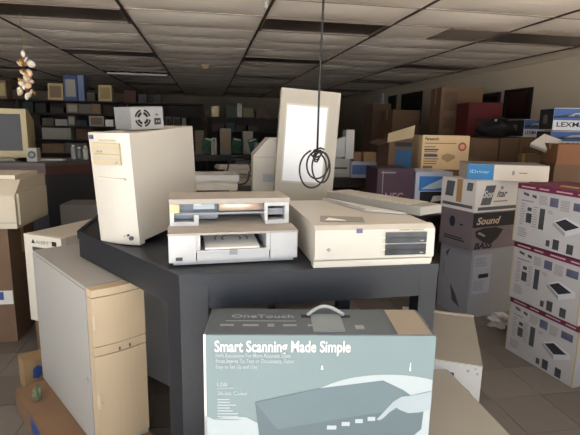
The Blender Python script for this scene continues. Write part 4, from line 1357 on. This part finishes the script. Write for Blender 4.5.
B6, B5, B4, B3, B2 = BO[6], BO[5], BO[4], BO[3], BO[2]
M_Y = mat((196, 176, 128), 0.6, 0.15, 8)
M_DB = mat((70, 92, 140), 0.6, 0.2, 8)
M_WT2 = mat((170, 166, 158), 0.6, 0.08, 8)
M_TAN = mat((140, 116, 92), 0.7, 0.12, 8)
M_DKB = mat((60, 48, 42), 0.8, 0.15, 8)
F_ = SY + 0.03
S_ = [
    ('stock_box', 'tan framed box at the far end of the top shelf, behind the monitor', 0, 9, 0.30, B6, M_TAN, M_Y),
    ('stock_box', 'yellow printed box on the top shelf beside the blue game box', 50, 65, 0.28, B6, M_Y, M_TAN),
    ('stock_box', 'blue game box with a pale picture on the top shelf', 66, 79, 0.42, B6, M_DB, M_WT2),
    ('stock_box', 'slim pale blue box standing behind the blue game box', 80, 86, 0.44, B6, mat((120, 136, 170), 0.6), None),
    ('stock_box', 'upright yellow box standing alone on the top shelf', 100, 113, 0.28, B6, M_Y, mat((160, 140, 90), 0.6)),
    ('stock_box', 'dark red box near the end of the top shelf', 125, 137, 0.20, B6, mat((86, 52, 48), 0.7), None),
    ('stock_box', 'grey brown box under the blue game box', 67, 79, 0.17, B5, M_TAN, M_WT2),
    ('stock_box', 'wide grey box in the middle of the second shelf', 79.5, 92, 0.16, B5, mat((120, 112, 104), 0.7), None),
    ('stock_box', 'small tan box at the end of the second shelf row', 92.5, 101, 0.17, B5, M_TAN, None),
    ('stock_box', 'dark box half hidden by the power supply', 104, 116, 0.15, B5, M_DKB, None),
    ('stock_box', 'low pale box on the third shelf', 55, 67, 0.11, B4, M_WT2, None),
    ('stock_box', 'small square grey box on the third shelf', 68, 75, 0.17, B4, mat((130, 126, 120), 0.7), M_WT2),
    ('stock_box', 'cream box with dark print on the third shelf', 89, 104, 0.18, B4, M_WT2, M_TAN),
    ('stock_box', 'glossy white box beside the power supply on the third shelf', 105, 113, 0.12, B4, mat((220, 216, 208), 0.3), None),
    ('stock_box', 'long white box on the fourth shelf', 41, 70, 0.20, B3, M_WT2, None),
    ('stock_box', 'brown carton on the fourth shelf', 75, 92, 0.19, B3, M_CARD3, None),
    ('stock_box', 'dark brown carton at the end of the fourth shelf', 93, 110, 0.16, B3, M_CARD_DARK, None),
    ('stock_box', 'wide grey tan box on the fifth shelf', 40, 62, 0.16, B2, M_TAN, None),
    ('stock_box', 'grey box on the fifth shelf beside the tan one', 63, 85, 0.18, B2, mat((112, 108, 102), 0.7), None),
    ('stock_box', 'dark grey upright folder box behind the power supply', 166, 172, 0.34, B4 - 0.0, mat((104, 100, 92), 0.7), M_DKB),
    ('stock_box', 'second dark grey folder box behind the power supply', 173, 180, 0.34 * 0.55, B4, mat((104, 100, 92), 0.7), M_DKB),
    ('stock_box', 'pale spine box on the third shelf behind the tower', 182, 186, 0.18, B4, mat((140, 136, 126), 0.7), None),
    ('stock_box', 'dark green box on the shelf behind the hanging ornament', 24, 34, 0.18, B5, mat((44, 56, 48), 0.7), None),
    ('stock_box', 'dark brown box below the hanging ornament', 27, 40, 0.17, B4, M_DKB, None),
]
for n_, lab, x0, x1, h, zz, m_, pm in S_:
    if 'dark grey upright' in lab:
        h = 0.19
    stock(n_, lab, x0, x1, h, F_, zz, m_, printm=pm)

# workbench in the middle of the room with old machines
def bench(label, x0, y0, W, D, H, m):
    return work_table(label, x0, y0, W, D, H, m)


bench('dark workbench in the middle of the shop crowded with old machines', -0.55, 7.4, 2.3, 0.9, 1.02, M_WOOD_DARK)
BZ7 = 1.02
shelf_unit('low dark shelf unit behind the crowded workbench', -0.02, 8.7, 1.9, 0.4, [0.1, 0.6, 1.1, 1.36, 1.62], M_SHELF)
mid = [
    ('tower_case', 'grey upright case with drawers on the workbench', 220, 231, 0.40, 7.5, BZ7, mat((128, 122, 110), 0.6), 'computer', M_TAN),
    ('tower_case', 'pale upright case beside the green boards on the workbench', 243, 253, 0.36, 7.6, BZ7, mat((150, 146, 134), 0.6), 'computer', None),
    ('stock_box', 'tan upright box at the end of the workbench, beside the tower', 195, 204, 0.36, 7.55, BZ7, mat((112, 100, 84), 0.7), 'box', None),
    ('stock_box', 'small cream cube high on the shelf behind the workbench', 211.5, 219, 0.19, 8.73, 1.62, mat((206, 186, 150), 0.6), 'box', None),
    ('stock_box', 'dim brown box beside the small cream cube', 205, 210.5, 0.16, 8.73, 1.62, M_DKB, 'box', M_CARD_DARK),
    ('stock_box', 'dim green box on the shelf behind the workbench', 226, 236, 0.20, 8.73, 1.62, mat((62, 70, 58), 0.7), 'box', None),
    ('stock_box', 'grey white box with gloss on the shelf behind the workbench', 237, 242, 0.24, 8.73, 1.62, mat((150, 148, 142), 0.4), 'box', None),
    ('stock_box', 'yellow green box at the end of the shelf behind the workbench', 243, 253, 0.17, 8.73, 1.62, mat((110, 108, 76), 0.7), 'box', None),
    ('stock_box', 'dark red box low on the shelf behind the workbench', 212, 224, 0.14, 8.73, 1.36, mat((76, 58, 56), 0.7), 'box', None),
    ('stock_box', 'blue grey box low on the shelf behind the workbench', 226, 235, 0.16, 8.73, 1.36, mat((60, 70, 84), 0.7), 'box', None),
    ('stock_box', 'blue grey box behind the sloped beige printer', 256, 265, 0.22, 6.3, 1.02, mat((92, 106, 122), 0.6), 'box', M_DARKGREY),
    ('stock_box', 'long pale box behind the sloped beige printer', 266, 284, 0.27, 6.3, 1.02, mat((168, 164, 154), 0.6), 'box', None),
]
bench('dark side bench behind the sloped beige printer', 0.35, 6.2, 1.1, 0.7, 1.02, M_WOOD_DARK)
for n_, lab, x0, x1, h, Y, zz, m_, cat, pm in mid:
    stock(n_, lab, x0, x1, h, Y, zz, m_, cat, printm=pm)
for q, (px_, Y, tilt) in enumerate(((206, 7.45, 14), (214, 7.75, -12), (236, 7.46, 10), (256, 7.5, -16))):
    c_ = aty(px_, 140, Y)
    t = thing('circuit_board', ['green circuit board leaning beside the tan upright box', 'green circuit board leaning against the grey case', 'green circuit board between the two upright cases', 'green circuit board at the far end of the workbench'][q], 'circuit board', (c_.x, Y, BZ7 + 0.024), rot=(R(-14), R(tilt), R(10 * (-1) ** q)))
    part('board', mat((44, 84, 62), 0.5, 0.2, 20), t, [(-0.08, 0, 0, 0.08, 0.004, 0.24)])
    for a in range(5):
        part('chip', M_BLACK, t, [(-0.065 + 0.028 * a, -0.006, 0.05 + 0.03 * (a % 3), -0.045 + 0.028 * a, 0, 0.085 + 0.03 * (a % 3))])
    part('connector', M_LABEL, t, [(-0.06, -0.012, 0.205, 0.05, 0, 0.225)])
for q, px_ in enumerate((212.5, 215.5)):
    c_ = aty(px_, 140, 7.42)
    t = thing('bottle', ['thin white bottle on the workbench', 'second thin white bottle on the workbench, beside the grey case'][q], 'bottle', (c_.x, 7.425, BZ7 + 0.001))
    bm = bmesh.new()
    cyl(bm, (0, 0, 0), (0, 0, 0.19), 0.022, seg=12)
    cyl(bm, (0, 0, 0.19), (0, 0, 0.22), 0.022, 0.010, seg=12)
    finish('bottle_body', bm, M_WT2, t)
    bm = bmesh.new()
    cyl(bm, (0, 0, 0.22), (0, 0, 0.25), 0.011, seg=10)
    finish('cap', bm, M_LABEL, t)

# bench right behind the black table: flat printer, keyboards, cables
bench('black bench behind the table carrying a flat white printer', -0.62, 3.42, 1.15, 1.15, 0.95, M_TABLE)
f0, f1 = aty(186, 188, 3.5), aty(238, 188, 3.5)
fp = thing('flat_printer', 'flat white printer with paper legs on the bench behind the table', 'printer', (f0.x, 3.50, 0.951), R(2))
FW_ = f1.x - f0.x
part('body', mat((196, 190, 178), 0.5, 0.05, 6), fp, [(0, 0.02, 0.03, FW_, 0.30, 0.13)], 0.008)
part('top_cover', M_WHITE, fp, [(-0.005, 0, 0.10, FW_ + 0.01, 0.30, 0.145)], 0.006)
part('side_foot', M_BEIGE, fp, [(FW_ - 0.05, 0.02, 0.0, FW_ - 0.01, 0.28, 0.03)], 0.002)
part('side_foot', M_BEIGE, fp, [(0.01, 0.02, 0.0, 0.05, 0.28, 0.03)], 0.002)
part('button_strip', M_GREY, fp, [(FW_ - 0.10, 0.02, 0.145, FW_ - 0.03, 0.04, 0.149)], 0.001)
for q in range(5):
    c_ = aty(222 + (q % 2) * 5, 168, 4.15)
    t = thing('keyboard', ['grey keyboard at the bottom of the heap on the bench', 'grey keyboard second from the bottom of the heap', 'grey keyboard in the middle of the heap on the bench', 'grey keyboard second from the top of the heap', 'grey keyboard topping the heap behind the flat printer'][q], 'keyboard', (c_.x - 0.03, 4.10 + 0.02 * (q % 2), 0.951 + q * 0.034), R(-8 + 5 * q * (-1) ** q), group='heap of keyboards')
    part('tray', mat((150, 144, 134), 0.6), t, [(0, 0, 0, 0.40, 0.16, 0.024)], 0.004)
    for a in range(10):
        part('key_row', mat((176, 170, 160), 0.6), t, [(0.012 + a * 0.038, 0.015, 0.024, 0.045 + a * 0.038, 0.145, 0.032)])
c_ = aty(238, 160, 4.0)
t = thing('loose_cable', 'dark looped cable lying on the heap of keyboards', 'cable', (c_.x, 3.98, 0.951))
bm = bmesh.new()
tube(bm, [(0.10 * math.cos(a / 24 * 6.283) * (1 + 0.1 * math.sin(a)), -0.02 + 0.02 * math.sin(a * 0.9), 0.02 + 0.11 * (1 + math.sin(a / 24 * 6.283))) for a in range(25)], 0.007)
finish('cable_loop', bm, M_CABLE, t, smooth=True)
bm = bmesh.new()
tube(bm, [(0.1, 0, 0.1), (0.16, -0.02, 0.02), (0.22, -0.05, 0.012)], 0.007)
finish('cable_tail', bm, M_CABLE, t, smooth=True)

# bench behind the upright scanner
bench('dark bench behind the upright scanner with a monitor and boxes', 0.86, 4.86, 1.0, 0.8, 0.93, M_WOOD_DARK)
g0_, g1_ = aty(331, 165, 4.95), aty(351, 165, 4.95)
t = thing('small_printer', 'pale small printer under the white monitor back', 'printer', (g0_.x - 0.04, 4.95, 0.931), R(-3))
part('housing', mat((164, 162, 156), 0.55, 0.06, 6), t, [(0, 0, 0, 0.25, 0.36, 0.20)], 0.01)
part('front_tray', mat((150, 148, 142), 0.55), t, [(0.02, -0.03, 0.02, 0.23, 0.0, 0.05)], 0.003)
part('slot', M_DARKGREY, t, [(0.03, -0.002, 0.09, 0.22, 0.004, 0.11)])
m0 = aty(333, 155, 4.98)
t = thing('crt_monitor', 'white monitor seen from behind, on the small printer', 'monitor', (m0.x - 0.04, 4.98, 1.132), R(-4))
bm = bmesh.new()
hexa(bm, [(0, 0, 0.02), (0.17, 0, 0.02), (0.17, 0.12, 0.02), (0, 0.12, 0.02), (0, 0, 0.17), (0.17, 0, 0.24), (0.17, 0.12, 0.24), (0, 0.12, 0.17)])
finish('tube_housing', bm, mat((178, 178, 176), 0.5, 0.05, 6), t, 0.008)
part('bezel', mat((196, 194, 190), 0.5, 0.05, 6), t, [(0.17, -0.03, 0.0, 0.26, 0.16, 0.31)], 0.008)
part('stand', M_GREY, t, [(0.04, 0.02, 0, 0.15, 0.10, 0.02)], 0.003)
u0, u1 = aty(352, 165, 4.9), aty(377, 165, 4.9)
t = plain_box('blue_white_box', 'white box with blue cloud print under two brown parcels', (u0.x, 4.92, 0.931), R(-2), u1.x - u0.x, 0.3, 0.17, mat((170, 180, 200), 0.55, 0.05, 6))
ud = (u1.x - u0.x, 0.3, 0.17)
polys('blue_print', mat((84, 116, 168), 0.5, 0.4, 12), t, 'F', ud, [(0.04, 0.20, 0.96, 0.80)])
for q, (xa, xb) in enumerate(((350.5, 361), (364, 376))):
    va, vb = aty(xa, 158, 4.96), aty(xb, 158, 4.96)
    vx0 = max(va.x, u0.x + 0.003) + 0.035 * (1 - q)
    carton('parcel', ['small brown parcel with torn tape on the blue printed box', 'small lighter brown parcel on the blue printed box'][q], (vx0, 4.96, 1.103), R(-3 + 5 * q), vb.x - vx0, 0.14, 0.10, (mat((150, 116, 90), 0.8, 0.2, 10), mat((176, 140, 104), 0.8, 0.2, 10))[q])

# hanging gold ornament
oy = 4.85
oc_ = aty(27, 100, oy)
orn = thing('hanging_ornament', 'gold and white flower ornament hanging on a thread from the ceiling', 'ornament', (oc_.x, oy, oc_.z))
M_GOLD = mat((214, 160, 84), 0.3, 0.2, 20, metal=0.5)
M_PETAL = mat((250, 238, 220), 0.5, 0.1, 20)
bm = bmesh.new()
tube(bm, [(0, 0, 0.05), (0, 0, CEIL - oc_.z)], 0.002, 6)
finish('thread', bm, M_GOLD, orn)
rnd = random.Random(4)
for cz, n_ in ((0.115, 16), (0.285, 14)):
    for q in range(n_):
        u = Vector((rnd.uniform(-1, 1), rnd.uniform(-1, 1), rnd.uniform(-1, 1))).normalized()
        c_ = Vector((0, 0, cz)) + Vector((u.x * 0.072, u.y * 0.06, u.z * 0.075))
        bm = bmesh.new()
        bmesh.ops.create_icosphere(bm, subdivisions=2, radius=1)
        rr = rnd.uniform(0.022, 0.042)
        ax = Vector((rnd.uniform(-1, 1), rnd.uniform(-1, 1), rnd.uniform(-1, 1))).normalized()
        for v in bm.verts:
            dd = v.co.dot(ax)
            v.co = c_ + (v.co - ax * dd * 0.6) * rr
        finish('petal', bm, (M_PETAL, M_GOLD, M_PETAL, mat((236, 204, 176), 0.5))[q % 4], orn, smooth=True)
for cz, rr in ((0.41, 0.020), (0.03, 0.018), (0.20, 0.016)):
    bm = bmesh.new()
    bmesh.ops.create_icosphere(bm, subdivisions=2, radius=rr)
    for v in bm.verts:
        v.co = Vector((v.co.x, v.co.y, v.co.z * 1.7 + cz))
    finish('bead', bm, M_PETAL, orn, smooth=True)

# grey carton on the floor behind the white tower
ga = aty(60, 210, 4.2)
plain_box('grey_carton', 'low grey carton on the floor between the counter and the white tower', (ga.x, 4.2, 0), R(-4), 0.36, 0.3, aty(60, 205, 4.2).z, mat((112, 110, 108), 0.7, 0.1, 5))

# dim small stock filling the gaps of the dark shelves
rnd = random.Random(11)
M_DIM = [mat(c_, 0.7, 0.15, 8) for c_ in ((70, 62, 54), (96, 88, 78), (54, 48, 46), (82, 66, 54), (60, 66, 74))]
gaps = [(F_, B3, 112, 119), (F_, B4, 42, 54), (F_, B4, 76, 88), (F_, B5, 36, 50), (F_, B5, 51, 66), (F_, B2, 86, 98), (F_, B2, 99, 118), (F_, B4, 132, 140), (F_, B4, 142, 151),
        (F_, B3, 133, 142), (F_, B3, 143, 160), (F_, B5, 132, 139), (F_, B5, 140, 152), (F_, B5, 155, 166), (F_, B6, 88, 98), (F_, B6, 140, 150), (F_, B6, 154, 163),
        (8.73, 1.36, 236, 246), (8.73, 1.36, 248, 258), (8.73, 1.62, 256, 268)]
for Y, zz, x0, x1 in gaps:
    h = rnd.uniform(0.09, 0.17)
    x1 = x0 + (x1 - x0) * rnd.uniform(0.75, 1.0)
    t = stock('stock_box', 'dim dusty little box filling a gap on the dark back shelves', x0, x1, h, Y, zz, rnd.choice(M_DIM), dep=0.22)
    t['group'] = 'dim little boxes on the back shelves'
